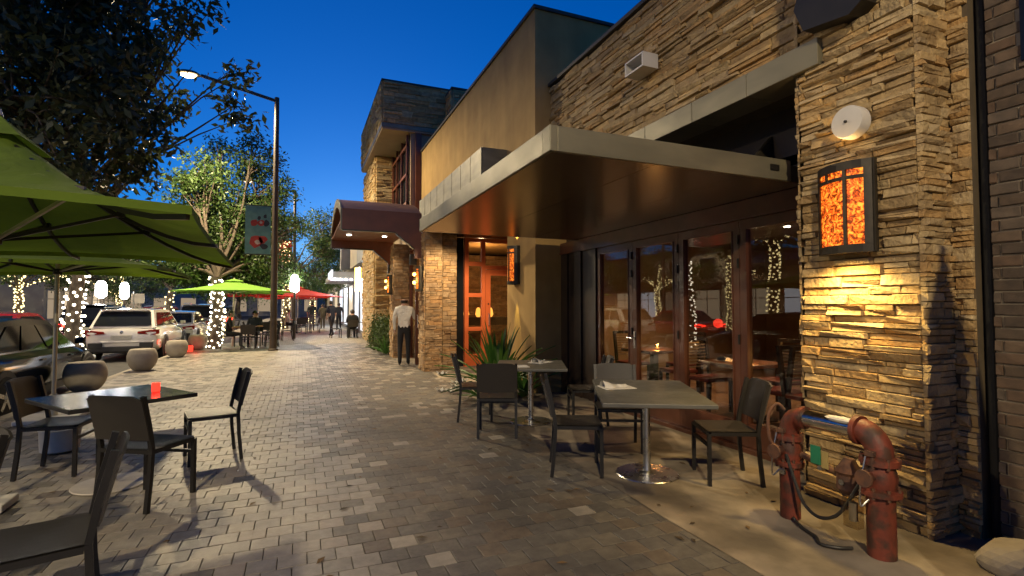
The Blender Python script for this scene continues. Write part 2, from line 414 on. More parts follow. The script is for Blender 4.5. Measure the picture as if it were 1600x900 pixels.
def lay_pieces(parent, kind, pieces, mat, cap=300, minpx=9, restname=None):
    """pieces: (centre_back, U, N, V, length, depth, height); the largest in the picture become objects, the rest one mesh"""
    scored = []
    for p in pieces:
        c, U, N, V, l, d, h = p
        a = [proj(Vector(c) + U * (sx * l / 2) + V * (sy * h / 2) + N * d) for sx, sy in ((-1, -1), (1, -1), (1, 1), (-1, 1))]
        sc = 0; ln = 0
        if all(a):
            xs = [q[0] for q in a]; ys = [q[1] for q in a]
            if max(xs) > 0 and min(xs) < 1600 and max(ys) > 0 and min(ys) < 900:
                sc = abs(sum(xs[i] * ys[(i + 1) % 4] - xs[(i + 1) % 4] * ys[i] for i in range(4))) / 2
                ln = max(max(xs) - min(xs), max(ys) - min(ys))
        scored.append((sc, ln, p))
    scored.sort(key=lambda s: -s[0])
    rest = MB(); n = 0
    for sc, ln, (c, U, N, V, l, d, h) in scored:
        i = rng.randrange(10)
        if n < cap and sc > 0 and ln >= minpx:
            o = link(bpy.data.objects.new(kind, unit_mesh(kind, i, mat)))
            m = Matrix.Identity(4)
            for r in range(3): m[r][0] = U[r] * l; m[r][1] = N[r] * d; m[r][2] = V[r] * h; m[r][3] = c[r]
            o.matrix_basis = m; o.parent = parent; n += 1
            if parent.parent is None and tuple(parent.location) != (0, 0, 0): o.matrix_parent_inverse = Matrix.Translation(-Vector(parent.location))
        else:
            vs, f = UNITS[i]; C = Vector(c)
            rest.add([C + U * (x * l) + N * (y * d) + V * (z * h) for x, y, z in vs], f)
    if rest.v:
        o = rest.build(restname or kind, mat); o['kind'] = 'stuff'; o.parent = parent
        if parent.parent is None and tuple(parent.location) != (0, 0, 0): o.matrix_parent_inverse = Matrix.Translation(-Vector(parent.location))
def ledge(O, U, N, Wd, Ht, ch=(.035, .10), ln=(.14, .5), dp=(.02, .065), skip=None, gap=.004):
    O, U, N = Vector(O), Vector(U), Vector(N); V = Vector((0, 0, 1)); res = []; z = 0
    while z < Ht - .01:
        h = min(rng.uniform(*ch), Ht - z)
        if Ht - z - h < .02: h = Ht - z
        x = -rng.uniform(0, .2)
        while x < Wd:
            l = rng.uniform(*ln); x0 = max(x, 0); x1 = min(x + l, Wd); x += l
            if x1 - x0 < .03: continue
            parts = [(z, h)] if (h < .06 or rng.random() < .6) else [(z, h * .5), (z + h * .5, h * .5)]
            for zz, hh in parts:
                c = O + U * ((x0 + x1) / 2) + V * (zz + hh / 2)
                if skip and skip(c): continue
                res.append((c, U, N, V, x1 - x0 - gap, rng.uniform(*dp), hh - gap))
        z += h
    return res
def bricks(O, U, N, Wd, Ht, bl=.21, bh=.065, mo=.011, dp=.014, skip=None, stagger=.5):
    O, U, N = Vector(O), Vector(U), Vector(N); V = Vector((0, 0, 1)); res = []; k = 0; z = 0
    while z + bh <= Ht:
        x = -(bl + mo) * stagger * (k % 2)
        while x < Wd:
            x0 = max(x, 0); x1 = min(x + bl, Wd); x += bl + mo
            if x1 - x0 < .03: continue
            c = O + U * ((x0 + x1) / 2) + V * (z + bh / 2)
            if skip and skip(c): continue
            res.append((c, U, N, V, x1 - x0, dp * rng.uniform(.7, 1.3), bh))
        z += bh + mo; k += 1
    return res
XP, YP, ZP = Vector((1, 0, 0)), Vector((0, 1, 0)), Vector((0, 0, 1))

# ================================================================ ground, road, pavement
g = MB(); g.add([(-220, -60, -.14), (160, -60, -.14), (160, 320, -.14), (-220, 320, -.14)], [(0, 1, 2, 3)])
tag(g.build('ground', 'asphalt'), kind='structure')
KERB = -3.62
r = MB(); r.add([(-15.5, -40, -.134), (KERB - .15, -40, -.134), (KERB - .15, 200, -.134), (-15.5, 200, -.134)], [(0, 1, 2, 3)])
road = tag(r.build('road', 'asphalt'), kind='structure')
for k in range(12):
    mk = MB(); y = 2 + k * 6; mk.add([(-9.62, y, -.129), (-9.5, y, -.129), (-9.5, y + 3, -.129), (-9.62, y + 3, -.129)], [(0, 1, 2, 3)])
    mk.build('lane_marking', 'white_paint_line', road)
k_ = MB(); k_.cbox((KERB - .07, 60, -.069), (.15, 210, .138), .015); tag(k_.build('kerb', 'kerb_concrete'), kind='structure')
o_ = MB(); o_.b2((-24, -40, -.139), (-15.5, 200, 0)); tag(o_.build('far_pavement', 'kerb_concrete'), kind='structure')
o_ = MB(); o_.b2((2.3, -3, -.139), (30, 120, -.005)); tag(o_.build('terrace_base', 'concrete'), kind='structure')

# brick-pattern sheet where pavers are too small to build
m, t, b = newmat('paver_sheet')
gN = t.nodes.new('ShaderNodeNewGeometry'); br = t.nodes.new('ShaderNodeTexBrick')
br.inputs['Scale'].default_value = 1; br.inputs['Brick Width'].default_value = .163; br.inputs['Row Height'].default_value = .157; br.inputs['Mortar Size'].default_value = .004
br.inputs['Color1'].default_value = (.36, .32, .26, 1); br.inputs['Color2'].default_value = (.21, .19, .16, 1); br.inputs['Mortar'].default_value = (.06, .055, .05, 1)
t.links.new(gN.outputs['Position'], br.inputs['Vector']); t.links.new(br.outputs[0], b.inputs['Base Color']); b.inputs['Roughness'].default_value = .75
def edge_x(y): return 2.40 + .35 * min(max((y - 3) / 8.6, 0), 1)
pv = MB(); Y0, Y1 = .9, 21.5
for a, c, z in ((-20, Y0, 0), (Y0, Y1, -.014), (Y1, 120, 0)):
    xr = [2.4, 2.4] if a < 0 else ([edge_x(a), edge_x(c)] if a < 5 else [2.75, 2.75])
    pv.add([(KERB, a, z), (xr[0], a, z), (xr[1], c, z), (KERB, c, z)], [(0, 1, 2, 3)], 0 if z else 1)
pavement = tag(pv.build('pavement', ['sand_joint', 'paver_sheet']), kind='structure')
light_p, dark_p = [], []
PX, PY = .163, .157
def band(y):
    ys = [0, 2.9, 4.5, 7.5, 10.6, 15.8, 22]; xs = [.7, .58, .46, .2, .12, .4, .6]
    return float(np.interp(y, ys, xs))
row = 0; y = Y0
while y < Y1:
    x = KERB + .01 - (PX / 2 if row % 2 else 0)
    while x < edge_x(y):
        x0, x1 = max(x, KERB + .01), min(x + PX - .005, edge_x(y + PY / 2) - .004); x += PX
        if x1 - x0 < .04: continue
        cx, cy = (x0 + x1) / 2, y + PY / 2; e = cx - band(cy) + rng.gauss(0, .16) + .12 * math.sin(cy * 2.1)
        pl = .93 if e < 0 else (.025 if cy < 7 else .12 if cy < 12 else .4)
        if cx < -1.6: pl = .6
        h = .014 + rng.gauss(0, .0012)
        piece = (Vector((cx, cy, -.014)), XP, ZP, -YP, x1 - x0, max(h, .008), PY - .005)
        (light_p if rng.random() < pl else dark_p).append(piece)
    y += PY; row += 1
UNITS_SAVE = UNITS
def paver_unit(seed):
    r = random.Random(seed); q = [(-.5, -.5), (.5, -.5), (.5, .5), (-.5, .5)]
    v = [(x, -2, z) for x, z in q] + [(x, .88, z) for x, z in q] + [(x * .965, 1 + r.uniform(-.05, .05), z * .965) for x, z in q]
    f = [(8, 9, 10, 11)]
    for i in range(4):
        j = (i + 1) % 4; f += [(i, j, 4 + j, 4 + i), (4 + i, 4 + j, 8 + j, 8 + i)]
    return v, f
UNITS = [paver_unit(i) for i in range(10)]
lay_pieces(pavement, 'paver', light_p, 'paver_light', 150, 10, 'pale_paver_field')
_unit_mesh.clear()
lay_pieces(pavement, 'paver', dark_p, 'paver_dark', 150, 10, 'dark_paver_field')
_unit_mesh.clear(); UNITS = UNITS_SAVE
cs = MB(); ys = [-3, 0, 3, 5, 7, 9, 11.6, 18]
for a, c in zip(ys[:-1], ys[1:]):
    cs.add([(edge_x(a), a, .002), (8, a, .002), (8, c, .002), (edge_x(c), c, .002)], [(0, 1, 2, 3)])
tag(cs.build('terrace_slab', 'concrete'), kind='structure')

# ================================================================ restaurant building
RB = thing('restaurant_building', 'stone and ochre stucco restaurant with flat metal canopy over glass doors', 'building', (4.3, 5.5, 0))
def rpart(mb, name, mat, parent=RB, smooth=False): return mb.build(name, mat, parent, smooth, world=True)
# --- stone pier with its return
pier = rpart(MB().b2((3.81, 2.07, -.1), (4.6, 2.95, 5.3)).b2((4.07, 1.93, -.1), (4.6, 2.069, 5.3)), 'stone_pier', 'mortar_dark')
st = ledge((3.81, 2.075, 0), YP, -XP, .86, 4.7, (.032, .088), (.12, .42), (.03, .08))
lay_pieces(pier, 'stone', st, 'ledgestone', 300, 9, 'small_stones')
st = ledge((3.745, 2.075, 0), XP, -YP, .325, 4.7, (.035, .085), (.10, .26), (.02, .05)) + ledge((4.075, 1.93, 0), YP, -XP, .12, 4.7, (.05, .10), (.13, .14), (.015, .045))
st += ledge((3.765, 2.945, 0), XP, YP, .3, 4.7, (.04, .09), (.12, .3), (.015, .04))
lay_pieces(pier, 'stone', st, 'ledgestone', 150, 9, 'small_stones')
# --- upper stone wall
uw = rpart(MB().b2((4.09, 2.4, 3.42), (4.6, 8.03, 5.36)), 'upper_stone_wall', 'mortar_dark')
st = ledge((4.09, 2.4, 3.6), YP, -XP, 5.62, 1.76, (.035, .088), (.18, .55), (.025, .075))
lay_pieces(uw, 'stone', st, 'ledgestone', 300, 9, 'small_stones')
rpart(MB().cbox((4.30, 5.2, 5.40), (.62, 5.64, .06), .008), 'coping', 'coping')
rpart(MB().b2((4.6, 1.95, 3.05), (11, 8.03, 5.3)), 'roof_mass', 'roof_dark')
# --- beam of metal panels
bm_ = rpart(MB().b2((3.74, 2.75, 3.405), (4.06, 7.95, 3.595)), 'beam', 'coping')
for a, c in ((2.73, 3.42), (3.425, 4.12), (4.125, 4.9), (4.905, 5.9), (5.905, 7.9)):
    MB().cbox((3.88, (a + c) / 2, 3.5), (.34, c - a, .215), .006).build('beam_panel', 'fascia_metal', bm_)
hd = MB(); hx = [(2.32, 3.66), (2.42, 3.60), (2.78, 3.66), (2.86, 3.86), (2.74, 4.2), (2.32, 4.2)]
hd.prism([(3.62, y_, z_) for y_, z_ in hx], (.42, 0, 0)); rpart(hd, 'dark_void_block', 'black_metal')  # black block standing in for the dark void at the pier top
rpart(MB().b2((4.36, 2.95, 2.6), (4.6, 8.03, 3.42)), 'transom_wall', 'dark_wood')
for yy in (3.7, 4.9, 6.1): rpart(MB().prism([(4.35, yy, 2.8), (4.35, yy, 3.2), (3.95, yy, 2.8)], (0, .04, 0)), 'canopy_bracket', 'bronze')
# --- wall light box on the stone wall
wb = MB(); y0, y1, z0, z1, x0, x1 = 5.05, 5.42, 4.42, 4.60, 3.80, 4.03
wb.b2((x0, y0, z1 - .02), (x1, y1, z1)).b2((x0, y0, z0), (x1, y1, z0 + .02)).b2((x0, y0, z0 + .02), (x1, y0 + .02, z1 - .02)).b2((x0, y1 - .02, z0 + .02), (x1, y1, z1 - .02)).b2((x1 - .02, y0 + .02, z0 + .02), (x1, y1 - .02, z1 - .02))
rpart(wb, 'scupper_box', 'white_plastic')
# --- canopy
CX0, CX1, CY0, CY1, CZ = 1.61, 3.98, 3.2, 7.5, 2.6
cn = rpart(MB().b2((CX0 + .03, CY0 + .03, CZ + .012), (4.34, CY1 - .02, CZ + .15)), 'canopy', 'coping')
for i in range(3):
    a = CX0 + .03 + (4.33 - CX0 - .03) * i / 3; c = CX0 + .03 + (4.33 - CX0 - .03) * (i + 1) / 3
    MB().b2((a + .003, CY0 + .03, CZ), (c - .003, CY1 - .02, CZ + .01)).build('soffit_panel', 'soffit_metal', cn)
MB().cbox((CX0 + .015, (CY0 + .12 + CY1) / 2, CZ + .09), (.03, CY1 - CY0 - .12, .185), .005).build('fascia_panel', 'fascia_metal', cn)
MB().cbox((CX0 + .015, CY0 + .058, CZ + .09), (.034, .118, .187), .005).build('corner_trim', 'fascia_metal', cn)
MB().cbox(((CX0 + .06 + CX1) / 2, CY0 + .015, CZ + .09), (CX1 - CX0 - .06, .03, .185), .005).build('fascia_panel', 'fascia_metal', cn)
MB().cbox((CX0 + .03, CY0 + .015, CZ + .09), (.058, .034, .187), .005).build('corner_trim', 'fascia_metal', cn)
MB().box(((CX0 + 4.3) / 2, CY1 - .01, CZ + .09), (4.3 - CX0, .02, .18)).build('fascia_panel', 'fascia_metal', cn)
MB().box((3.78, CY0 - .004, CZ + .10), (.10, .012, .05)).build('drain_slot', 'black_metal', cn)
# --- folding glass doors
DX = 4.30
def door_leaf(y0, y1, handle=None):
    z0, z1, w = .05, 2.40, .085
    p = rpart(MB().b2((DX - .035, y0, z0), (DX + .035, y0 + w, z1)).b2((DX - .035, y1 - w, z0), (DX + .035, y1, z1)).b2((DX - .034, y0 + w, z1 - .10), (DX + .034, y1 - w, z1)).b2((DX - .034, y0 + w, z0), (DX + .034, y1 - w, z0 + .24)), 'folding_door', 'door_wood')
    MB().b2((DX - .006, y0 + w, z0 + .24), (DX + .006, y1 - w, z1 - .10)).build('pane', 'door_glass', p)
    bd = MB()
    for yy in (y0 + w, y1 - w - .012): bd.b2((DX - .045, yy, z0 + .24), (DX - .008, yy + .012, z1 - .10))
    bd.build('glazing_bead', 'door_wood', p)
    for zz in (.35, 1.15, 1.95, 2.2): MB().cyl((DX - .045, y0 + .004, zz - .05), (DX - .045, y0 + .004, zz + .05), .011, n=8).build('hinge', 'black_metal', p)
    if handle: 
        h = MB(); h.b2((DX - .045, handle - .015, .92), (DX - .036, handle + .015, 1.15)); h.tube([(DX - .05, handle, 1.06), (DX - .09, handle, 1.06), (DX - .09, handle + .11, 1.06)], .009, 8)
        h.build('handle', 'steel', p)
    return p
for y0, y1, hnd in ((3.24, 4.06, None), (4.065, 5.0, None), (5.005, 5.94, 5.90), (5.945, 6.86, None)): door_leaf(y0, y1, hnd)
rpart(MB().b2((DX - .07, 2.95, 2.41), (DX + .06, 8.02, 2.595)), 'door_header', 'door_wood')
rpart(MB().b2((DX - .085, 2.95, 2.40), (DX - .068, 8.02, 2.43)), 'header_bead', 'door_wood')
rpart(MB().b2((DX - .05, 2.95, 0), (DX + .05, 3.235, 2.41)), 'door_jamb', 'door_wood')
rpart(MB().b2((DX - .09, 2.95, .001), (DX + .08, 6.9, .045)), 'door_sill', 'door_wood')
for i in range(5): rpart(MB().b2((DX - .06 + .03 * (i % 2), 6.87 + i * .23, .01), (DX + .06, 7.09 + i * .23, 2.41)), 'folded_leaf', 'dark_wood')
# --- stucco block
rpart(MB().b2((3.75, 8.03, 0), (4.7, 9.33, 3.3)), 'stucco_pier', 'stucco')
rpart(MB().b2((3.75, 8.03, 3.301), (9, 17.2, 6.74)), 'stucco_wall', 'stucco')
rpart(MB().b2((3.71, 7.99, 6.74), (9.04, 17.24, 6.80)), 'coping', 'coping')
pb = rpart(MB().b2((3.24, 9.38, 3.75), (3.749, 15.0, 4.58)), 'projecting_fascia', 'coping')
e_ = [9.36 + (15 - 9.36) * i / 8 for i in range(9)]
for a, c in zip(e_[:-1], e_[1:]): MB().b2((3.215, a + .016, 3.75), (3.239, c - .016, 4.60)).build('fascia_panel', 'fascia_metal', pb)
MB().b2((3.241, 9.355, 3.75), (3.748, 9.379, 4.60)).build('end_panel', 'fascia_metal', pb)
# --- entrance porch: pillars, red glazed door, brown entrance, barrel canopy
rpart(MB().b2((2.66, 9.4, 3.21), (5.4, 12.3, 3.6)), 'porch_roof', 'soffit_metal')
def pillar(x0, x1, y0, y1, h, cap=150):
    p = rpart(MB().b2((x0, y0, 0), (x1, y1, h)), 'stone_pillar', 'mortar_dark')
    s = ledge((x0, y0, 0), XP, -YP, x1 - x0, h, (.045, .12), (.12, .36), (.015, .04)) + ledge((x0, y0, 0), YP, -XP, y1 - y0, h, (.045, .12), (.12, .36), (.015, .045))
    lay_pieces(p, 'stone', s, 'ledgestone_pale', cap, 6, 'small_stones'); return p
pillar(2.64, 3.03, 11.62, 12.2, 3.2); pillar(3.08, 3.42, 11.75, 12.25, 3.2)
rw = rpart(MB().b2((3.42, 12.26, 0), (3.75, 12.3, 3.2)), 'side_glazing', 'car_glass')
fr = MB(); yD = 12.2
for xx, ww in ((3.75, .10), (4.19, .10), (5.15, .10)): fr.b2((xx, yD - .05, 0), (xx + ww, yD + .05, 3.2))
for zz, hh in ((.02, .28), (.88, .10), (1.72, .10), (2.5, .10), (3.1, .1)):
    fr.b2((3.85, yD - .049, zz), (4.19, yD + .049, zz + hh))
fr.b2((4.29, yD - .049, 2.42), (5.15, yD + .049, 2.52)).b2((4.29, yD - .049, 3.1), (5.15, yD + .049, 3.2))
rdf = rpart(fr, 'red_door_frame', 'red_paint')
for z0, z1 in ((.3, .88), (.98, 1.72), (1.82, 2.5), (2.6, 3.1)): MB().b2((3.85, yD - .006, z0), (4.19, yD + .006, z1)).build('pane', 'lantern_glass', rdf)
MB().b2((4.29, yD - .006, 2.52), (5.15, yD + .006, 3.1)).build('pane', 'lantern_glass', rdf)
dl = MB().b2((4.30, yD - .04, .02), (4.43, yD + .04, 2.41)).b2((5.02, yD - .04, .02), (5.145, yD + .04, 2.41)).b2((4.43, yD - .04, 2.27), (5.02, yD + .04, 2.41)).b2((4.43, yD - .04, .02), (5.02, yD + .04, .28))
rdl = rpart(dl, 'red_door', 'red_paint')
MB().b2((4.43, yD - .006, .28), (5.02, yD + .006, 2.27)).build('pane', 'lantern_glass', rdl)
MB().tube([(4.37, yD - .05, 1.0), (4.37, yD - .1, 1.02), (4.37, yD - .1, 1.3), (4.37, yD - .05, 1.32)], .012, 8).build('handle', 'steel', rdl)
MB().cyl((4.37, yD - .05, 1.55), (4.37, yD - .04, 1.55), .02, n=12).build('lock', 'black_metal', rdl)
rpart(MB().b2((5.25, 9.34, 0), (5.35, 12.3, 3.2)), 'porch_wall', 'stucco')
vb = MB(); vb.b2((3.3, 16.4, 0), (8, 16.5, 3.2)).b2((3.3, 12.4, -.0), (8, 16.4, .004)).b2((8, 12.3, 0), (8.1, 16.5, 3.2))
rpart(vb, 'foyer_wall', 'interior_wall')
vs_ = rpart(MB().b2((4.0, 15.2, .9), (6.2, 15.8, 1.15)), 'foyer_shelf', 'dark_wood')
for xx in (4.35, 4.8, 5.2, 5.6): MB().lathe([(.05, 0), (.10, .08), (.07, .25), (.03, .3)], (xx, 15.4, 1.151), 10).build('amber_lamp', 'candle_wax', vs_)
s = ledge((3.4, 16.38, 0), XP, -YP, 4.2, 3.2, (.07, .14), (.2, .5), (.02, .06)); lay_pieces(rpart(MB().b2((3.4, 16.385, 0), (7.6, 16.39, 3.2)), 'foyer_stone', 'mortar_dark'), 'stone', s, 'ledgestone_pale', 0, 9, 'small_stones')
pillar(2.50, 2.93, 15.0, 15.6, 3.3)
en = MB()
for yy in (12.22, 13.3, 14.9): en.b2((2.93, yy, 0), (3.03, yy + .09, 3.2))
en.b2((2.93, 12.22, 2.35), (3.03, 14.99, 2.47)).b2((2.93, 12.22, 3.1), (3.03, 14.99, 3.22))
enp = rpart(en, 'entrance_frame', 'brown_metal')
MB().b2((2.97, 13.39, .05), (2.985, 14.9, 3.1)).build('pane', 'lantern_glass', enp)
lf = MB(); A, B = Vector((2.69, 12.86, 0)), Vector((3.2, 13.28, 0))
d_ = B - A
lf.bar(A + ZP * .02 + d_ * .08, A + ZP * 2.3 + d_ * .08, .11, .05, up=(0, 1, 0)).bar(B + ZP * .02, B + ZP * 2.3, .11, .05, up=(0, 1, 0)).bar(A + ZP * .2 + d_ * .08, B + ZP * .2, .05, .3).bar(A + ZP * 2.2 + d_ * .08, B + ZP * 2.2, .05, .15)
el = rpart(lf, 'entrance_door', 'door_wood')
MB().tube([A + Vector((.02, -.05, .95)), A + Vector((.02, -.11, .97)), A + Vector((.02, -.11, 1.25)), A + Vector((.02, -.05, 1.27))], .013, 8).build('handle', 'steel', el)
# barrel canopy over the entrance: axis along X
BY0, BY1, BX0, BX1, BZ = 12.0, 16.0, .83, 2.62, 3.22
arc = []
for i in range(17):
    u = i / 16; arc.append((BY0 + (BY1 - BY0) * u, 3.68 + .52 * math.sin(math.pi * u) ** .8))
rf = MB(); n = len(arc)
top = [(BX0, y, z) for y, z in arc] + [(BX1, y, z) for y, z in arc]; low = [(BX0, y, z - .05) for y, z in arc] + [(BX1, y, z - .05) for y, z in arc]
rf.add(top, [(i, i + 1, n + i + 1, n + i) for i in range(n - 1)]); rf.add(low, [(i, i + 1, n + i + 1, n + i) for i in range(n - 1)])
bcp = rpart(rf, 'barrel_canopy', 'barrel_roof', smooth=True)
en_ = MB()
for i in range(n - 1):
    (ya, za), (yb, zb) = arc[i], arc[i + 1]; dz0 = .12
    en_.prism([(BX0 - .03, ya, za + .01), (BX0 - .03, yb, zb + .01), (BX0 - .03, yb, zb - .2), (BX0 - .03, ya, za - .2)], (.03, 0, 0))
en_.b2((BX0 - .03, BY0 - .03, BZ), (BX0, BY0 + .07, 3.66)).b2((BX0 - .03, BY1 - .07, BZ), (BX0, BY1 + .03, 3.66))
en_.build('arch_fascia', 'fascia_metal', bcp)
for yy in (BY0, BY1):
    MB().b2((BX0, yy - .04, BZ + .0), (BX1, yy + .04, 3.69)).build('side_fascia', 'brown_metal', bcp)
    MB().b2((BX0, yy - .055, BZ - .03), (BX1 - .4, yy + .055, BZ)).build('bottom_trim', 'bronze', bcp)
    br_ = MB(); br_.prism([(BX1 - .62, yy - .06, BZ - .001), (BX1, yy - .06, BZ - .001), (BX1, yy - .06, 2.62), (BX1 - .16, yy - .06, 2.62), (BX1 - .16, yy - .06, 2.85)], (0, .12, 0)); br_.build('bracket', 'brown_metal', bcp)
    MB().bar((BX1 - .60, yy - .0, BZ - .04), (BX1 - .17, yy - .0, 2.84), .14, .02).build('bracket_trim', 'bronze', bcp)
cl = MB(); cl.b2((BX0, BY0 + .04, 3.45), (BX1, BY1 - .04, 3.5)); cl.build('canopy_ceiling', 'brown_metal', bcp)
for xx, yy in ((1.2, 12.9), (2.15, 12.9), (1.2, 14.6), (2.15, 14.6)):
    MB().lathe([(.06, 0), (.065, .012)], (xx, yy, 3.437), 14).build('downlight', 'downlight', bcp)
for yy in (BY0 + .35, BY1 - .3):
    MB().cbox((2.50, yy, 2.62 + .0), (.16, .14, .26), .01).build('speaker', 'black_metal', bcp)
lamp('porch_downlight', 'SPOT', (2.1, 12.9, 3.38), 40, (1, .82, .55), .05, spot=110, aim=(2.1, 12.9, 0))
lamp('porch_downlight', 'SPOT', (2.1, 14.6, 3.38), 40, (1, .82, .55), .05, spot=110, aim=(2.1, 14.6, 0))
lamp('porch_ceiling_light', 'SPOT', (3.0, 10.3, 3.15), 260, (1, .74, .42), .06, spot=130, aim=(3.0, 11.2, 0))
lamp('foyer_light', 'POINT', (4.9, 14.2, 2.7), 60, (1, .6, .3), .1)
# --- dining room behind the glass
ri = MB(); ri.b2((4.36, 1.4, -.002), (10.5, 9.3, .012)); rpart(ri, 'dining_floor', 'interior_floor')
rpart(MB().b2((10.5, 1.4, 0), (10.6, 9.3, 3.0)).b2((4.72, 9.2, 0), (10.5, 9.3, 3.0)).b2((4.62, 1.3, 0), (10.5, 1.4, 3.0)), 'dining_wall', 'interior_wall')
rpart(MB().b2((4.36, 1.4, 2.85), (10.6, 9.3, 2.95)), 'dining_ceiling', 'interior_ceiling')
rpart(MB().b2((6.4, 1.41, 0), (6.75, 2.1, 2.84)), 'dining_partition', 'dark_wood')
rpart(MB().b2((8.2, 3.05, 0), (8.5, 4.1, 2.84)), 'dining_partition', 'wall_tan')

# ================================================================ neighbouring buildings
BB = thing('brick_building', 'dark brick building beyond the black gap at the right edge', 'building', (4.4, 0, 0))
bw = MB().b2((4.08, -6, -.1), (8, 1.84, 6)).build('brick_wall', 'mortar', BB, world=True)
lay_pieces(bw, 'brick', bricks((4.08, .7, 0), YP, -XP, 1.14, 4.3, skip=lambda c: c.y < 1.66 and c.z > 3.0), 'brick', 250, 8, 'brick_field')
MB().b2((4.05, .9, 3.0), (4.079, 1.66, 4.2)).build('window', 'car_glass', BB, world=True)
MB().b2((4.35, 1.841, -.1), (4.6, 1.929, 5.4)).build('gap_shade_panel', 'rubber', BB, world=True)  # black backing put in for the shade inside the open gap
MB().cyl((4.14, 1.885, 0), (4.14, 1.885, 5.4), .032, n=12).build('downspout', 'rubber', BB, world=True)

TB = thing('stone_tower_building', 'two storey stone building with overhanging stone slab and glazed upper corner', 'building', (3.3, 21, 0))
def tpart(mb, name, mat, **k): return mb.build(name, mat, TB, world=True, **k)
def stone_box(lo, hi, cap, name='stone_wall', mat='ledgestone', ch=(.08, .16), ln=(.25, .8), faces='xy'):
    p = tpart(MB().b2(lo, hi), name, 'mortar_dark'); s = []
    if 'x' in faces: s += ledge((lo[0], lo[1], lo[2]), YP, -XP, hi[1] - lo[1], hi[2] - lo[2], ch, ln, (.03, .09))
    if 'y' in faces: s += ledge((lo[0], lo[1], lo[2]), XP, -YP, hi[0] - lo[0], hi[2] - lo[2], ch, ln, (.03, .09))
    lay_pieces(p, 'stone', s, mat, cap, 5, 'small_stones'); return p
stone_box((2.45, 17.2, 7.62), (4.75, 23.3, 9.0), 120, 'slab_wall')
tpart(MB().b2((2.40, 17.15, 7.46), (4.8, 23.35, 7.60)), 'slab_edge', 'fascia_metal'); tpart(MB().b2((2.43, 17.18, 7.40), (4.8, 23.3, 7.455)), 'slab_soffit', 'wall_tan')
tpart(MB().b2((2.38, 17.12, 9.0), (4.8, 23.38, 9.06)), 'coping', 'coping')
stone_box((4.62, 16.4, 6.85), (6.4, 19, 8.75), 60, 'stair_tower'); tpart(MB().b2((4.55, 16.33, 8.75), (6.5, 19.05, 8.82)), 'coping', 'coping')
stone_box((2.68, 20.5, 0), (3.4, 24.4, 7.39), 200, 'stone_pier')
tpart(MB().b2((3.4, 17.3, 0), (9, 24.4, 7.39)), 'back_wall', 'wall_tan')
tpart(MB().b2((3.55, 17.2, 4.3), (3.75, 17.45, 7.39)), 'corner_post', 'brown_metal')
wf = MB()
for zz in (5.0, 6.0, 7.0): wf.b2((3.30, 17.5, zz), (3.36, 20.5, zz + .09))
for yy in (17.5, 18.5, 19.5, 20.4): wf.b2((3.29, yy, 4.2), (3.37, yy + .07, 7.39))
wfp = tpart(wf, 'upper_window_frame', 'brown_metal'); MB().b2((3.385, 17.4, 4.2), (3.395, 20.5, 7.38)).build('pane', 'car_glass', wfp)
stone_box((3.3, 15.7, 0), (3.39, 20.45, 3.4), 100, 'stone_wall')

SH = thing('far_shop_row', 'row of lit shopfronts with grey panelled fascia beyond the stone pier', 'building', (3.5, 34, 0))
def spart(mb, name, mat, parent=None): return mb.build(name, mat, parent or SH, world=parent is None)
spart(MB().b2((3.1, 24.5, 0), (10, 70, 5.2)), 'wall', 'wall_cream')
fp = [24.5, 28, 32, 33.0, 38, 44, 52, 62]
for i, (a, c) in enumerate(zip(fp[:-1], fp[1:])):
    xo = (2.7, 2.7, 2.2, 2.75, 2.75, 2.8, 2.8)[i]; zt = (5.6, 5.4, 5.9, 5.1, 4.9, 4.8, 4.7)[i]
    spart(MB().b2((xo, a + .03, 3.7), (3.09, c - .03, zt)), 'fascia_panel', 'wall_grey' if i % 2 == 0 else 'wall_cream')
for y_, w_, mm in ((25.4, 1.2, 'shop_warm'), (27.2, 1.6, 'shop_white'), (30, 2.0, 'shop_white'), (33.5, 2.4, 'shop_warm'), (37.5, 2.6, 'shop_white'), (42, 3, 'shop_white'), (48, 3.5, 'shop_warm'), (56, 4, 'shop_white')):
    f_ = spart(MB().b2((3.02, y_ - .1, .1), (3.09, y_ + w_ + .1, 2.9)), 'shop_window', 'wall_grey'); MB().b2((3.0, y_, .2), (3.015, y_ + w_, 2.8)).build('pane', mm, f_)
aw = spart(MB().b2((1.5, 27.5, 2.95), (3.09, 36, 3.25)), 'flat_awning', 'wall_grey')
for k in range(6): MB().ico((1.6 + k * .26, 27.45, 2.86), .07).build('bulb', 'bulb_white', aw)
MB().b2((1.42, 27.45, 3.0), (1.5, 31, 3.35)).build('lit_edge', 'shop_white', aw)
sg = spart(MB().b2((2.55, 25.3, 2.6), (2.60, 26.2, 3.35)), 'hanging_sign', 'sign_white')
spart(MB().b2((2.35, 24.9, 2.2), (2.6, 25.2, 3.3)), 'amber_wall_lamp', 'amber_core')
lamp('shop_spill', 'POINT', (1.8, 30, 2.5), 160, (.85, .92, 1), .3)
lamp('shop_spill', 'POINT', (1.8, 40, 2.5), 220, (.9, .95, 1), .3)

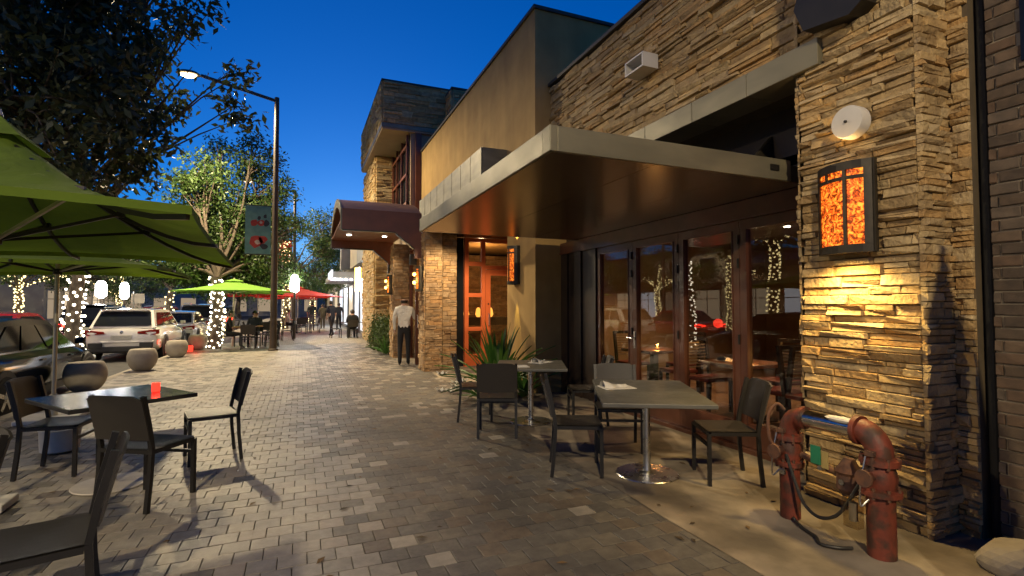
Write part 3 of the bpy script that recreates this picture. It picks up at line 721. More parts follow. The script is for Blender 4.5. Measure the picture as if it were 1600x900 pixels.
# ================================================================ wall fittings on the restaurant
def sconce(loc, w, h, d, mat, label, core=False, group=None):
    t_ = thing('wall_sconce', label, 'wall lamp', loc, 0, group)
    def bow(t, k=0.): return (-(.05 + (d - .05) * (1 - t * t)) - k, t * w / 2)
    N = 14; ts = [-1 + 2 * i / N for i in range(N + 1)]
    def strip(t0, t1, z0, z1, k0, k1):
        mb = MB(); q = [t0 + (t1 - t0) * i / 8 for i in range(9)]
        a = [bow(t, k0) for t in q]; b_ = [bow(t, k1) for t in q]
        vs = [(x, y, z0) for x, y in a] + [(x, y, z0) for x, y in b_[::-1]]; mb.prism(vs, (0, 0, z1 - z0)); return mb
    MB().b2((-.03, -w / 2, 0), (0, w / 2, h)).build('backplate', 'bronze', t_)
    strip(-.97, .97, .05, h - .05, -.012, -.006).build('glass', mat, t_)
    for z0, z1, nm in ((0, .06, 'bottom_band'), (h - .06, h, 'top_band')): strip(-1, 1, z0, z1, -.03, .008).build(nm, 'bronze', t_)
    for a, b_ in ((-1, -.80), (-.30, -.20), (.90, 1)): strip(a, b_, .06, h - .06, -.012, .010).build('vertical_bar', 'bronze', t_)
    strip(-.8, .9, h * .80, h * .80 + .025, -.004, .008).build('cross_bar', 'bronze', t_)
    strip(.42, .50, h * .80 + .025, h - .06, -.012, .010).build('vertical_bar', 'bronze', t_)
    for s_ in (-1, 1): MB().b2((-.05, s_ * w / 2 - .012, 0), (-.03, s_ * w / 2 + .012, h)).build('side_return', 'bronze', t_)
    if core:
        for z in (.35, .68): MB().ico((-d - .02, 0, h * z), .05).build('bulb_glow', 'amber_core', t_)
    return t_
sconce((3.735, 2.52, 1.88), .40, .66, .13, 'amber_glass', 'large bronze lantern with mottled amber glass on the stone pier')
sconce((3.75, 8.84, 1.9), .28, .72, .19, 'amber_glass_dim', 'amber lantern on the ochre stucco pier beside the red door')
sconce((2.60, 11.86, 1.84), .24, .58, .14, 'amber_glass', 'glowing amber lantern on the stone pillar nearest the open entrance door', True)
sconce((2.46, 15.25, 1.83), .24, .58, .14, 'amber_glass', 'glowing amber lantern on the stone pillar beside the hedge', True)
WARM = (1, .68, .28)
lamp('sconce_light', 'SPOT', (3.54, 2.52, 1.85), 70, (1, .68, .24), .06, spot=150, aim=(3.66, 2.52, 0), blend=.7)
lamp('sconce_light', 'SPOT', (3.62, 2.52, 2.56), 4, (1, .6, .22), .03, spot=100, aim=(3.70, 2.52, 4), blend=.7)
lamp('sconce_light', 'SPOT', (3.62, 8.84, 1.88), 40, (1, .75, .2), .02, spot=26, aim=(3.735, 8.84, 1.0), blend=.5)
lamp('sconce_light', 'SPOT', (3.62, 8.84, 2.64), 25, (1, .7, .2), .02, spot=60, aim=(3.74, 8.84, 3.0), blend=.6)
for x_, y_ in ((2.44, 11.86), (2.30, 15.25)):
    lamp('sconce_light', 'POINT', (x_ - .12, y_, 2.1), 9, WARM, .08)
    lamp('sconce_light', 'SPOT', (x_ + .06, y_, 1.8), 8, (1, .85, .5), .02, spot=40, aim=(x_ + .10, y_, 0))
al = thing('alarm_bell', 'round white alarm drum above the amber lantern on the pier', 'alarm', (3.74, 2.46, 2.83))
def xlathe(prof, n=28, mat='white_plastic', name='drum', parent=None):
    mb = MB(); mb.lathe(prof, n=n); mb.v = [(-z, x, y) for x, y, z in mb.v]; return mb.build(name, mat, parent, smooth=True)
xlathe([(.105, 0), (.105, .02), (.118, .025), (.118, .10), (.112, .112), (.0005, .118)], parent=al); xlathe([(.012, .116), (.010, .128)], 10, 'black_metal', 'centre_screw', al)

# ---- fire service pipework
fp_ = thing('backflow_preventer', 'red fire service pipes with chrome cross pipe against the stone pier', 'fire pipe', (3.24, 2.35, 0))
A, B = Vector((0, .31, 0)), Vector((0, -.31, 0)); H1 = .685
def riser(P, sgn, r):
    k = MB().cyl(P, P + ZP * .36, r, n=24); k.build('riser', 'hydrant_red', fp_, True)
    v = MB(); v.lathe([(r * .95, .36), (r * 1.45, .37), (r * 1.45, .40), (r * 1.1, .41), (r * 1.2, .48), (r * 1.0, .54), (r * 1.4, .55), (r * 1.4, .585), (r * .98, .60)], tuple(P), 24)
    vo = v.build('valve_body', 'hydrant_red', fp_, True)
    for j in range(8):
        a = 2 * math.pi * j / 8 + .2; c = P + Vector((math.cos(a) * r * 1.28, math.sin(a) * r * 1.28, 0)); MB().cyl(c + ZP * .355, c + ZP * .42, .010, n=6).build('bolt', 'rust', vo); MB().cyl(c + ZP * .535, c + ZP * .60, .010, n=6).build('bolt', 'rust', vo)
    pts = [P + ZP * .59]
    for j in range(7):
        a = j / 6 * math.pi / 2; pts.append(P + Vector((0, -sgn * .105 * (1 - math.cos(a)), .60 + .125 * math.sin(a))))
    MB().tube(pts, r * .98, 20).build('elbow', 'hydrant_red', fp_, True)
    e = pts[-1]; MB().cyl(e, e + Vector((0, -sgn * .03, 0)), r * 1.18, n=24).build('coupling', 'hydrant_red', fp_, True)
    hb = MB()
    for s_ in (-1, 1):
        hb.box(P + Vector((s_ * r * 1.15, 0, .62)), (.03, .05, .03)); hb.cyl(P + Vector((s_ * r * 1.15, -.03, .62)), P + Vector((s_ * r * 1.15, .03, .62)), .008, n=6)
    hb.build('coupling_lug', 'rust', vo)
    return e
e1, e2 = riser(A, 1, .066), riser(B, -1, .076)
MB().cyl(e1 + Vector((0, -.028, 0)), e2 + Vector((0, .028, 0)), .060, n=24).build('chrome_pipe', 'chrome', fp_, True)
pl = MB(); pl.lathe([(.001, .01), (.03, .012), (.038, .0), (.03, -.015), (.001, -.02)], (0, 0, 0), 10); pl.v = [(x * 1.1, y * 2.9, z) for x, y, z in pl.v]; pl.build('paint_splash', 'linen', fp_, loc=(-.035, -.10, H1 + .09))
MB().tube(smooth_pts([A + Vector((-.09, 0, .5)), A + Vector((-.15, .03, .55)), A + Vector((-.14, .05, .72)), A + Vector((-.08, .03, .80)), A + Vector((-.04, 0, .76))]), .011, 8).build('trim_pipe', 'rust', fp_, True)
for P in (A, B):
    MB().cyl(P + Vector((-.15, .0, .48)), P + Vector((-.02, 0, .48)), .028, n=14).build('gate_stem', 'hydrant_red', fp_, True)
    mb = MB(); mb.lathe([(.05, -.008), (.052, 0), (.05, .008)], (0, 0, 0), 18); mb.v = [(z - .15 + P.x, y + P.y, x + P.z + .48) for x, y, z in mb.v]; mb.build('hand_wheel', 'rust', fp_, True)
MB().cbox((-.09, .04, .52), (.01, .07, .12), .003).build('green_tag', 'tag_green', fp_); MB().cbox((-.085, -.02, .50), (.008, .05, .11), .003).build('yellow_tag', 'tag_yellow', fp_)
MB().tube(smooth_pts([A + Vector((-.07, -.03, .46)), (-.08, .2, .28), (-.1, .12, .17), (-.11, .0, .13), (-.10, -.12, .2), B + Vector((-.08, .07, .42))]), .011, 8).build('hanging_cable', 'cable', fp_, True)
MB().tube(smooth_pts([A + Vector((-.06, -.07, .03)), (-.12, .12, .018), (-.16, -.0, .02), (-.22, -.08, .016), (-.18, -.16, .02), (-.1, -.2, .02)]), .010, 8).build('ground_cable', 'cable', fp_, True)
MB().cbox(tuple(B + Vector((-.10, .10, .24))), (.07, .09, .18), .008).build('meter_box', 'lantern_glass', fp_); MB().cyl(B + Vector((-.10, .10, .19)), B + Vector((-.10, .10, .30)), .025, n=10).build('meter_core', 'steel', fp_)
bv = MB(); bv.lathe([(.05, .30), (.075, .33), (.07, .42), (.085, .44), (.06, .47), (.03, .52)], (.03, -.10, 0), 16); bv.build('check_valve', 'rust', fp_, True)
MB().tube(smooth_pts([A + Vector((.02, -.08, .46)), (.03, .10, .43), (.03, -.03, .40)]), .022, 10).build('bypass_pipe', 'rust', fp_, True); MB().tube(smooth_pts([(.03, -.16, .40), (.03, -.2, .42), B + Vector((.02, .09, .47))]), .022, 10).build('bypass_pipe', 'rust', fp_, True)
MB().cyl((-.05, -.10, .38), (.03, -.10, .38), .018, n=10).build('test_cock', 'steel', fp_, True); MB().cyl((-.03, .06, .42), (.04, .06, .42), .016, n=10).build('test_cock', 'steel', fp_, True)
for P in (A, B): MB().tube(smooth_pts([P + Vector((-.10, .02, .60)), P + Vector((-.13, .03, .45)), P + Vector((-.11, .05, .30)), P + Vector((-.075, .02, .34))]), .006, 6).build('chain', 'steel', fp_, True)
pk = MB(); pk.tube([A + Vector((-.06, .0, .42)), A + Vector((-.075, -.01, .36))], .004, 6); pk.cbox(tuple(A + Vector((-.078, -.01, .335))), (.02, .035, .04), .004); pk.build('padlock', 'steel', fp_)
# ---- pale rock at the corner
def rock(loc, s, label, seed):
    bm = bmesh.new(); bmesh.ops.create_icosphere(bm, subdivisions=3, radius=1); r = random.Random(seed)
    pl_ = [(Vector((r.gauss(0, 1), r.gauss(0, 1), r.gauss(0, 1))).normalized(), r.uniform(.55, .85)) for _ in range(9)]
    for v in bm.verts:
        for n_, d_ in pl_:
            k = v.co.dot(n_) - d_
            if k > 0: v.co -= n_ * k * .9
        v.co = Vector((v.co.x * s[0], v.co.y * s[1], v.co.z * s[2]))
    me = bpy.data.meshes.new('rock'); bm.to_mesh(me); bm.free(); me.materials.append(M['rock'])
    o = link(bpy.data.objects.new('garden_rock', me)); o.location = loc; return tag(o, label, 'rock')
cu_ = thing('added_umbrella', 'unseen closed black umbrella added right of view to shade the pier and brick wall', 'umbrella', (3.05, .91, .002))  # unseen umbrella, added to throw a shadow low on pier and brick wall
MB().lathe([(.03, .25), (.29, .30), (.28, .9), (.23, 1.6), (.13, 2.2), (.03, 2.6)], n=18).build('folded_canopy', 'awning_dark', cu_, True); MB().cyl((0, 0, .02), (0, 0, 2.7), .024, n=12).build('pole', 'umbrella_pole', cu_); MB().cbox((0, 0, .04), (.5, .5, .08), .01).build('base', 'kerb_concrete', cu_)
rock((3.76, 1.64, .05), (.18, .20, .13), 'pale flat rock at the bottom right corner of the terrace', 3)

# ================================================================ terrace furniture
def make_chair(label):
    t_ = thing('patio_chair', label, 'chair'); w, d, s = .46, .43, .03
    for sx in (-1, 1):
        MB().bar((sx * (w / 2 - s / 2), d / 2 - s / 2, 0), (sx * (w / 2 - s / 2), d / 2 - s / 2, .43), s).build('leg', 'black_metal', t_)
        x = sx * (w / 2 - s / 2); b_ = -d / 2 + s / 2
        mb = MB(); pts = [(x, b_ - .035, 0), (x, b_ - .01, .25), (x, b_, .45), (x, b_ - .03, .62), (x, b_ - .085, .845)]
        for p, q in zip(pts[:-1], pts[1:]): mb.bar(p, q, s, s, up=(1, 0, 0))
        mb.build('leg', 'black_metal', t_)
    fr_ = MB(); fr_.bar((-w / 2 + s, d / 2 - s / 2, .43), (w / 2 - s, d / 2 - s / 2, .43), s).bar((-w / 2 + s, -d / 2 + s / 2, .43), (w / 2 - s, -d / 2 + s / 2, .43), s)
    for sx in (-1, 1): fr_.bar((sx * (w / 2 - s / 2), -d / 2 + s, .43), (sx * (w / 2 - s / 2), d / 2 - s, .43), s)
    fr_.build('seat_frame', 'black_metal', t_)
    MB().bar((-w / 2 + s, d / 2 - s / 2, .33), (w / 2 - s, d / 2 - s / 2, .33), .024).build('stretcher', 'black_metal', t_)
    se = MB(); n = 8; xs = [-w / 2 + .012 + (w - .024) * i / n for i in range(n + 1)]; ys = [-d / 2 + .01 + (d - .02) * i / n for i in range(n + 1)]
    vs = [(x, y, .452 - .012 * (1 - (2 * x / w) ** 2) * (1 - (2 * y / d) ** 2)) for y in ys for x in xs]; vs += [(x, y, z - .01) for x, y, z in vs]
    k = (n + 1) ** 2; q = [(j * (n + 1) + i, j * (n + 1) + i + 1, (j + 1) * (n + 1) + i + 1, (j + 1) * (n + 1) + i) for j in range(n) for i in range(n)]
    se.add(vs, q + [tuple(k + i for i in f[::-1]) for f in q]); se.build('seat', 'sling', t_)
    bk = MB(); nz = 8; vs = []
    for j in range(nz + 1):
        u = j / nz; z = .52 + .335 * u
        for i in range(n + 1):
            v_ = i / n * 2 - 1; tuck = .03 * max(0, (u - .88) / .12) ** 2 * abs(v_) ** 6
            vs.append((v_ * (w / 2 - .004), -d / 2 + .01 - .015 - .085 * max(0, (z - .50) / .34) ** 1.1 - .018 * (1 - v_ * v_) - 0, z - tuck))
    vs += [(x, y - .012, z) for x, y, z in vs]; k = (n + 1) * (nz + 1)
    q = [(j * (n + 1) + i, j * (n + 1) + i + 1, (j + 1) * (n + 1) + i + 1, (j + 1) * (n + 1) + i) for j in range(nz) for i in range(n)]
    rim = list(range(n)) ; e = []
    for i in range(n): e += [(i, i + 1, k + i + 1, k + i), (nz * (n + 1) + i, nz * (n + 1) + i + 1, k + nz * (n + 1) + i + 1, k + nz * (n + 1) + i)]
    for j in range(nz): e += [(j * (n + 1), (j + 1) * (n + 1), k + (j + 1) * (n + 1), k + j * (n + 1)), (j * (n + 1) + n, (j + 1) * (n + 1) + n, k + (j + 1) * (n + 1) + n, k + j * (n + 1) + n)]
    bk.add(vs, q + [tuple(k + i for i in f[::-1]) for f in q] + e); bk.build('backrest', 'sling', t_, True)
    return t_
m, t, b = newmat('sling')
gN = t.nodes.new('ShaderNodeNewGeometry'); wv = t.nodes.new('ShaderNodeTexChecker'); wv.inputs['Scale'].default_value = 260
t.links.new(gN.outputs['Position'], wv.inputs['Vector']); c_ = mixc(t, (.022, .019, .016), (.04, .034, .028), wv.outputs[1]); t.links.new(c_, b.inputs['Base Color'])
b.inputs['Roughness'].default_value = .48; bump(t, b, wv.outputs[1], .25, .002)
def face(dx, dy): return math.atan2(dy, dx) - math.pi / 2
CH = make_chair('x')
chairs = [
    ((2.36, 4.16), (.9, -.43), 'black patio chair tucked in on the street side of the near grey table'),
    ((3.12, 4.62), (-.45, -.9), 'black patio chair at the far end of the near grey table, facing the camera'),
    ((3.44, 3.47), (-.9, .43), 'black patio chair between the near grey table and the red fire pipes'),
    ((2.16, 5.68), (.38, .92), 'black patio chair with its back to the camera at the farther grey table'),
    ((2.18, 6.55), (.95, -.3), 'black patio chair beside the lilies at the farther grey table'),
    ((3.42, 5.78), (-.93, .35), 'black patio chair between the two grey tables, facing the farther one'),
    ((-1.07, 4.78), (.52, .85), 'black patio chair seen from behind in front of the dark square table'),
    ((-.80, 5.86), (-.97, -.25), 'black patio chair standing alone on the bright pavers right of the dark table'),
    ((-2.0, 5.92), (1, -.1), 'black patio chair left of the dark square table beside the umbrella pole'),
    ((-1.10, 2.99), (-.966, -.26), 'large dark patio chair in the bottom left corner, nearest the camera'),
    ((-1.74, 3.38), (-.75, -.66), 'dark patio chair cut by the left edge behind the nearest chair'),
]
for i, (p, d_, lb) in enumerate(chairs): place(CH, i > 0, (*p, .002), face(*d_), lb, 'black patio chairs on the terrace')
def make_table(label, lx, ly, topmat, basemat='steel', h=.74):
    t_ = thing('patio_table', label, 'table')
    MB().cbox((0, 0, h - .0175), (lx, ly, .035), .006).build('tabletop', topmat, t_)
    MB().lathe([(.034, .02), (.034, h - .05), (.08, h - .045), (.08, h - .036)], n=24).build('post', 'steel', t_, True)
    MB().lathe([(.27, 0), (.275, .006), (.27, .012), (.10, .020), (.045, .026), (.036, .034)], n=40).build('base_disc', basemat, t_, True)
    return t_
o = make_table('grey rectangular pedestal table nearest the glass doors with a white napkin', .88, 1.30, 'table_laminate'); o.location = (2.88, 3.82, .002); o.rotation_euler[2] = -RAD(28); o['group'] = 'terrace pedestal tables'
o = make_table('grey pedestal table by the lilies and the ochre pier', .88, 1.0, 'table_laminate'); o.location = (2.78, 6.10, .002); o.rotation_euler[2] = -RAD(24); o['group'] = 'terrace pedestal tables'
o = make_table('dark glossy square pedestal table with a red candle under the green umbrella', .9, .9, 'table_black', 'pale_metal'); o.location = (-1.45, 5.32, .002); o.rotation_euler[2] = RAD(36); o['group'] = 'terrace pedestal tables'
def napkin(loc, rz, label):
    t_ = thing('napkin', label, 'napkin', loc, rz)
    MB().cbox((0, 0, .004), (.30, .22, .006), .002).build('paper_sheet', 'linen', t_)
    mb = MB(); r = random.Random(int(loc[0] * 100)); n = 12; vs = []
    for i in range(n + 1):
        for j in range(7):
            u = i / n; a = j / 6 * math.pi; w_ = .045 + .03 * math.sin(u * 5 + r.random()) ; vs.append((-.14 + u * .24 + r.uniform(-.006, .006), math.cos(a) * w_ + .01 * math.sin(u * 14), .008 + math.sin(a) * (.018 + .045 * max(0, 1 - u * 2.2) + .01 * r.random())))
    mb.add(vs, [(i * 7 + j, i * 7 + j + 1, (i + 1) * 7 + j + 1, (i + 1) * 7 + j) for i in range(n) for j in range(6)]); mb.build('folded_cloth', 'linen', t_, True)
napkin((2.72, 4.05, .742), RAD(-10), 'white cloth napkin crumpled on paper on the near grey table')
napkin((2.98, 6.22, .742), RAD(30), 'white cloth napkin standing up on the farther grey table')
o = MB().cbox((0, 0, .004), (.30, .24, .006), .002).build('paper_placemat', 'linen', loc=(2.50, 5.92, .742), rz=RAD(-15)); tag(o, 'flat white placemat at the street end of the farther grey table', 'placemat')
def votive(name, loc, r, h, gm, fm, label, cat='candle', group=None, power=0, col=(1, .5, .15)):
    t_ = thing(name, label, cat, loc, 0, group)
    mb = MB(); mb.lathe([(r * .9, 0), (r, .01), (r * 1.02, h), (r * .94, h), (r * .9, .02), (.001, .018)], n=16); mb.build('glass_cup', gm, t_, True)
    MB().lathe([(r * .8, .02), (r * .8, h * .45)], n=12).build('wax', fm, t_)
    MB().lathe([(.002, h * .45), (.008, h * .55), (.003, h * .8)], n=8).build('flame', 'candle_flame' if gm != 'candle_red' else 'candle_red', t_)
    if power: lamp('candle_light', 'POINT', (0, 0, h * .9), power, col, .03).parent = t_
votive('red_candle', (-1.18, 5.44, .742), .032, .075, 'candle_red', 'candle_red', 'small red glowing candle glass on the dark square table', power=1.2, col=(1, .06, .03))

# ---- furniture seen inside, through the glass
def make_dining_chair():
    t_ = thing('dining_chair', 'x', 'chair')
    for sx in (-1, 1):
        MB().bar((sx * .2, .2, 0), (sx * .2, .2, .44), .04).build('leg', 'dark_wood', t_)
        mb = MB(); mb.bar((sx * .2, -.22, 0), (sx * .2, -.2, .45), .045).bar((sx * .2, -.2, .45), (sx * .2, -.28, 1.02), .045); mb.build('leg', 'dark_wood', t_)
    MB().cbox((0, 0, .46), (.44, .44, .06), .015).build('seat', 'seat_leather', t_)
    MB().bar((-.2, -.278, 1.0), (.2, -.278, 1.0), .04, .05).build('top_rail', 'dark_wood', t_)
    for k in range(8):
        z = .60 + k * .045; y_ = -.2 - .08 * (z - .45) / .57; MB().bar((-.18, y_, z), (.18, y_, z), .012, .018).build('slat', 'slat_metal', t_)
    return t_
DC = make_dining_chair()
def make_dining_table():
    t_ = thing('dining_table', 'x', 'table'); MB().cbox((0, 0, .73), (.8, .8, .045), .008).build('tabletop', 'dining_top', t_); MB().b2((-.05, -.05, .03), (.05, .05, .71)).build('post', 'dark_wood', t_); MB().b2((-.28, -.28, 0), (.28, .28, .03)).build('foot', 'dark_wood', t_)
    return t_
surf('dining_top', (.16, .07, .035), (.11, .05, .028), rough=.28, scale=6)
DT = make_dining_table()
tabs = [((5.35, 3.45), 'near the pier'), ((5.4, 5.1), 'behind the middle door leaf'), ((7.3, 4.7), 'deep in the room'), ((5.6, 7.2), 'behind the leftmost door leaf')]
sides = ((0, .62, 'far'), (0, -.62, 'near'), (.64, 0, 'inner'))
cu = 0
for i, ((x, y), where) in enumerate(tabs):
    place(DT, i > 0, (x, y, .013), 0, 'dark wood dining table ' + where + ' inside the restaurant', 'dining tables indoors')
    for dx, dy, sd in sides:
        place(DC, cu > 0, (x + dx, y + dy, .013), face(-dx, -dy), f'slatted dining chair on {sd} side of dining table {where}', 'dining chairs indoors'); cu += 1
    votive('votive_candle', (x - .05, y - .15, .767), .04, .09, 'lantern_glass', 'candle_wax', 'lit votive candle in glass on the dining table ' + where, group='votive candles indoors', power=7)
    if i < 2: napkin((x - .1, y + .2, .767), .4, 'white napkin on the dining table ' + where)
pc = thing('framed_picture', 'large pale framed picture on the back wall of the dining room', 'picture', (10.46, 6.1, 1.15)); pf = MB()
for lo, hi in (((-.06, -1.1, 0), (.03, 1.1, .16)), ((-.06, -1.1, 1.14), (.03, 1.1, 1.3)), ((-.06, -1.1, .16), (.03, -.94, 1.14)), ((-.06, .94, .16), (.03, 1.1, 1.14))): pf.b2(lo, hi)
pf.build('frame', 'frame_gilt', pc); MB().b2((.0, -.94, .16), (.02, .94, 1.14)).build('canvas', 'picture', pc)
for x_, y_ in ((5.6, 4.2), (7.6, 6.2), (6.0, 7.6)):
    dlp = thing('ceiling_downlight', {5.6: 'small recessed downlight in the dining ceiling near the pier', 7.6: 'small recessed downlight deep in the dining ceiling', 6.0: 'small recessed downlight behind the leftmost door leaf'}[x_], 'downlight', (x_, y_, 2.835)); MB().lathe([(.05, 0), (.05, .01)], n=12).build('lens', 'downlight', dlp)
    lamp('dining_light', 'SPOT', (x_, y_, 2.82), 150, (1, .62, .32), .06, spot=120, aim=(x_, y_, 0))
ex = MB().b2((-.02, -.14, 0), (.02, .14, .09)).build('exit_light', 'sign_red', loc=(9.2, 5.0, 2.76)); tag(ex, 'small red lit sign near the dining room ceiling', 'sign')

# ================================================================ umbrellas
def umbrella(loc, rz, sx, sy, rim, rise, mat, label, group=None, name='patio_umbrella', base=.62, ribs=True):
    t_ = thing(name, label, 'umbrella', loc, rz, group); n = 20; vs = []; hx, hy = sx / 2, sy / 2
    def h(u, v):
        m_ = max(abs(u), abs(v)); k = (1 - m_); sag = .05 * rise * math.sin(math.pi * m_)
        c_ = min(abs(u), abs(v)) / m_ if m_ > 1e-6 else 0
        return rim + rise * (k ** (1.12 if rise < .7 else 1.5)) - sag + .055 * m_ * m_ * (1 - c_ * c_) * (1 if m_ > .2 else 0) * min(1, rise * 2)
    for j in range(n + 1):
        for i in range(n + 1):
            u, v = 2 * i / n - 1, 2 * j / n - 1; m_ = max(abs(u), abs(v)); c_ = min(abs(u), abs(v)) / m_ if m_ > 1e-6 else 1
            pull = 1 - .045 * m_ ** 3 * (1 - c_ ** 2)
            vs.append((u * hx * (pull if abs(u) >= abs(v) else 1), v * hy * (pull if abs(v) >= abs(u) else 1), h(u, v)))
    mb = MB(); mb.add(vs, [(j * (n + 1) + i, j * (n + 1) + i + 1, (j + 1) * (n + 1) + i + 1, (j + 1) * (n + 1) + i) for j in range(n) for i in range(n)])
    cp = mb.build('canopy', mat, t_, True)
    # hem round the rim
    hem = MB(); edge = [(i, 0) for i in range(n)] + [(n, j) for j in range(n)] + [(n - i, n) for i in range(n)] + [(0, n - j) for j in range(n)]
    P = [Vector(vs[j * (n + 1) + i]) for i, j in edge]; K = len(P)
    hem.add(P + [p - ZP * .045 for p in P], [(i, (i + 1) % K, K + (i + 1) % K, K + i) for i in range(K)]); hem.build('hem', mat, cp)
    vt = MB(); q = .16; tz = rim + rise
    vt.add([(-q * hx, -q * hy, h(q, q) + .06), (q * hx, -q * hy, h(q, q) + .06), (q * hx, q * hy, h(q, q) + .06), (-q * hx, q * hy, h(q, q) + .06), (0, 0, tz + .07)], [(0, 1, 4), (1, 2, 4), (2, 3, 4), (3, 0, 4)]); vt.build('vent_cap', mat, cp)
    MB().lathe([(.024, 0.02), (.024, tz + .05), (.035, tz + .055), (.02, tz + .10)], n=14).build('pole', 'umbrella_pole', t_, True)
    if ribs:
        run = rim - .02
        MB().lathe([(.05, run - .04), (.05, run + .03)], n=12).build('runner', 'black_metal', t_)
        MB().lathe([(.05, tz - .06), (.05, tz)], n=12).build('hub', 'black_metal', t_)
        for du, dv in ((1, 1), (-1, 1), (1, -1), (-1, -1), (1, 0), (-1, 0), (0, 1), (0, -1)):
            pts = []
            for k in range(9):
                s_ = k / 8 * .985; pts.append((du * s_ * hx, dv * s_ * hy, h(du * s_, dv * s_) - (.03 if rise < .7 else .055)))
            rb = MB()
            for a, c in zip(pts[:-1], pts[1:]): rb.bar(a, c, .022, .03)
            ro = rb.build('rib', 'black_metal', t_)
            s_ = .52; MB().bar((du * .04, dv * .04, run), (du * s_ * hx, dv * s_ * hy, h(du * s_, dv * s_) - .035), .018, .024).build('strut', 'umbrella_pole' if (du, dv) in ((1, -1),) else 'black_metal', ro)  # near-right strut coloured pale, as if lamplight caught it
            MB().box((du * s_ * hx, dv * s_ * hy, h(du * s_, dv * s_) - .035), (.05, .05, .05)).build('rib_joint', 'black_metal', ro)
    if base:
        b_ = MB(); b_.cbox((0, 0, .03), (base, base, .055), .01); b_.build('base_plate', 'linen', t_); MB().lathe([(.05, .055), (.05, .32), (.03, .34)], n=16).build('base_sleeve', 'umbrella_pole', t_, True)
    return t_
GU = 'green patio umbrellas'
umbrella((-2.13, 5.0, .002), RAD(3.5), 2.96, 4.0, 2.02, .86, 'canopy_green', 'large green patio umbrella overhead at the left edge', GU, base=.3)
umbrella((-3.0, 8.6, .002), RAD(2), 2.7, 2.7, 1.98, .40, 'canopy_green', 'dark green patio umbrella on the pale pole behind the dark square table', GU)
umbrella((-2.2, 20.6, .002), RAD(8), 3.6, 3.4, 1.98, .42, 'canopy_bright_green', 'bright green patio umbrella beside the tall lamp post', GU)
RU = 'red patio umbrellas'
umbrella((-1.9, 27.5, .002), 0, 3.4, 3.2, 1.98, .36, 'canopy_red', 'red patio umbrella left of the lamp post', RU, ribs=False)
umbrella((-.15, 31.0, .002), RAD(10), 4.0, 3.6, 2.0, .55, 'canopy_red', 'red patio umbrella just right of the lamp post', RU, ribs=False)
umbrella((-.6, 40.0, .002), 0, 3.4, 3.2, 2.0, .4, 'canopy_red', 'farthest small red patio umbrella down the pavement', RU, ribs=False)
pb_ = thing('white_planter_pot', 'short white pot behind the black chair by the umbrella pole', 'pot', (-2.28, 6.72, .002)); MB().lathe([(.13, 0), (.16, .02), (.17, .22), (.18, .235), (.16, .24), (.15, .2), (.001, .19)], n=24).build('pot', 'linen', pb_, True); MB().lathe([(.148, .195), (.001, .205)], n=20).build('soil', 'soil', pb_)

# ================================================================ bollards
def bollard(loc, r, label):
    t_ = thing('concrete_bollard', label, 'bollard', loc, 0, 'ball bollards along the kerb'); pr = []
    for k in range(15):
        a = -62 + k * (62 + 36) / 14; pr.append((r * math.cos(RAD(a)), r * 1.12 * (math.sin(RAD(a)) + math.sin(RAD(62)))))
    top = pr[-1]; pr += [(top[0] * .97, top[1] + .006)]
    MB().lathe(pr, n=32).build('ball', 'bollard_concrete', t_, True)
    MB().lathe([(top[0] * .86, top[1] + .006), (top[0] * .85, top[1] + .010)], n=28).build('flat_top', 'bollard_concrete', t_)
for (px_, py_), r_, lb in zip(((133, 612), (222, 579), (276, 558), (309, 546)), (.31, .30, .29, .30), ('nearest flat-topped concrete ball bollard, behind the dark table', 'flat-topped concrete ball bollard in front of the white car\'s rear bumper', 'pale flat-topped concrete ball bollard beside the white car\'s rear wheel', 'dark flat-topped concrete ball bollard beside the fairy-lit trunk')):
    bollard(tuple(gpt(px_, py_)), r_, lb)
rl = thing('red_lantern', 'small red glowing lantern on the ground between two ball bollards', 'lantern', tuple(gpt(295, 549))); MB().lathe([(.10, 0), (.12, .03), (.12, .18), (.08, .2)], n=16).build('red_glass', 'candle_red', rl, True); MB().lathe([(.09, .2), (.09, .23)], n=14).build('cap', 'black_metal', rl)
lamp('lantern_light', 'POINT', (.25, -.25, .3), 5, (1, .05, .03), .1).parent = rl

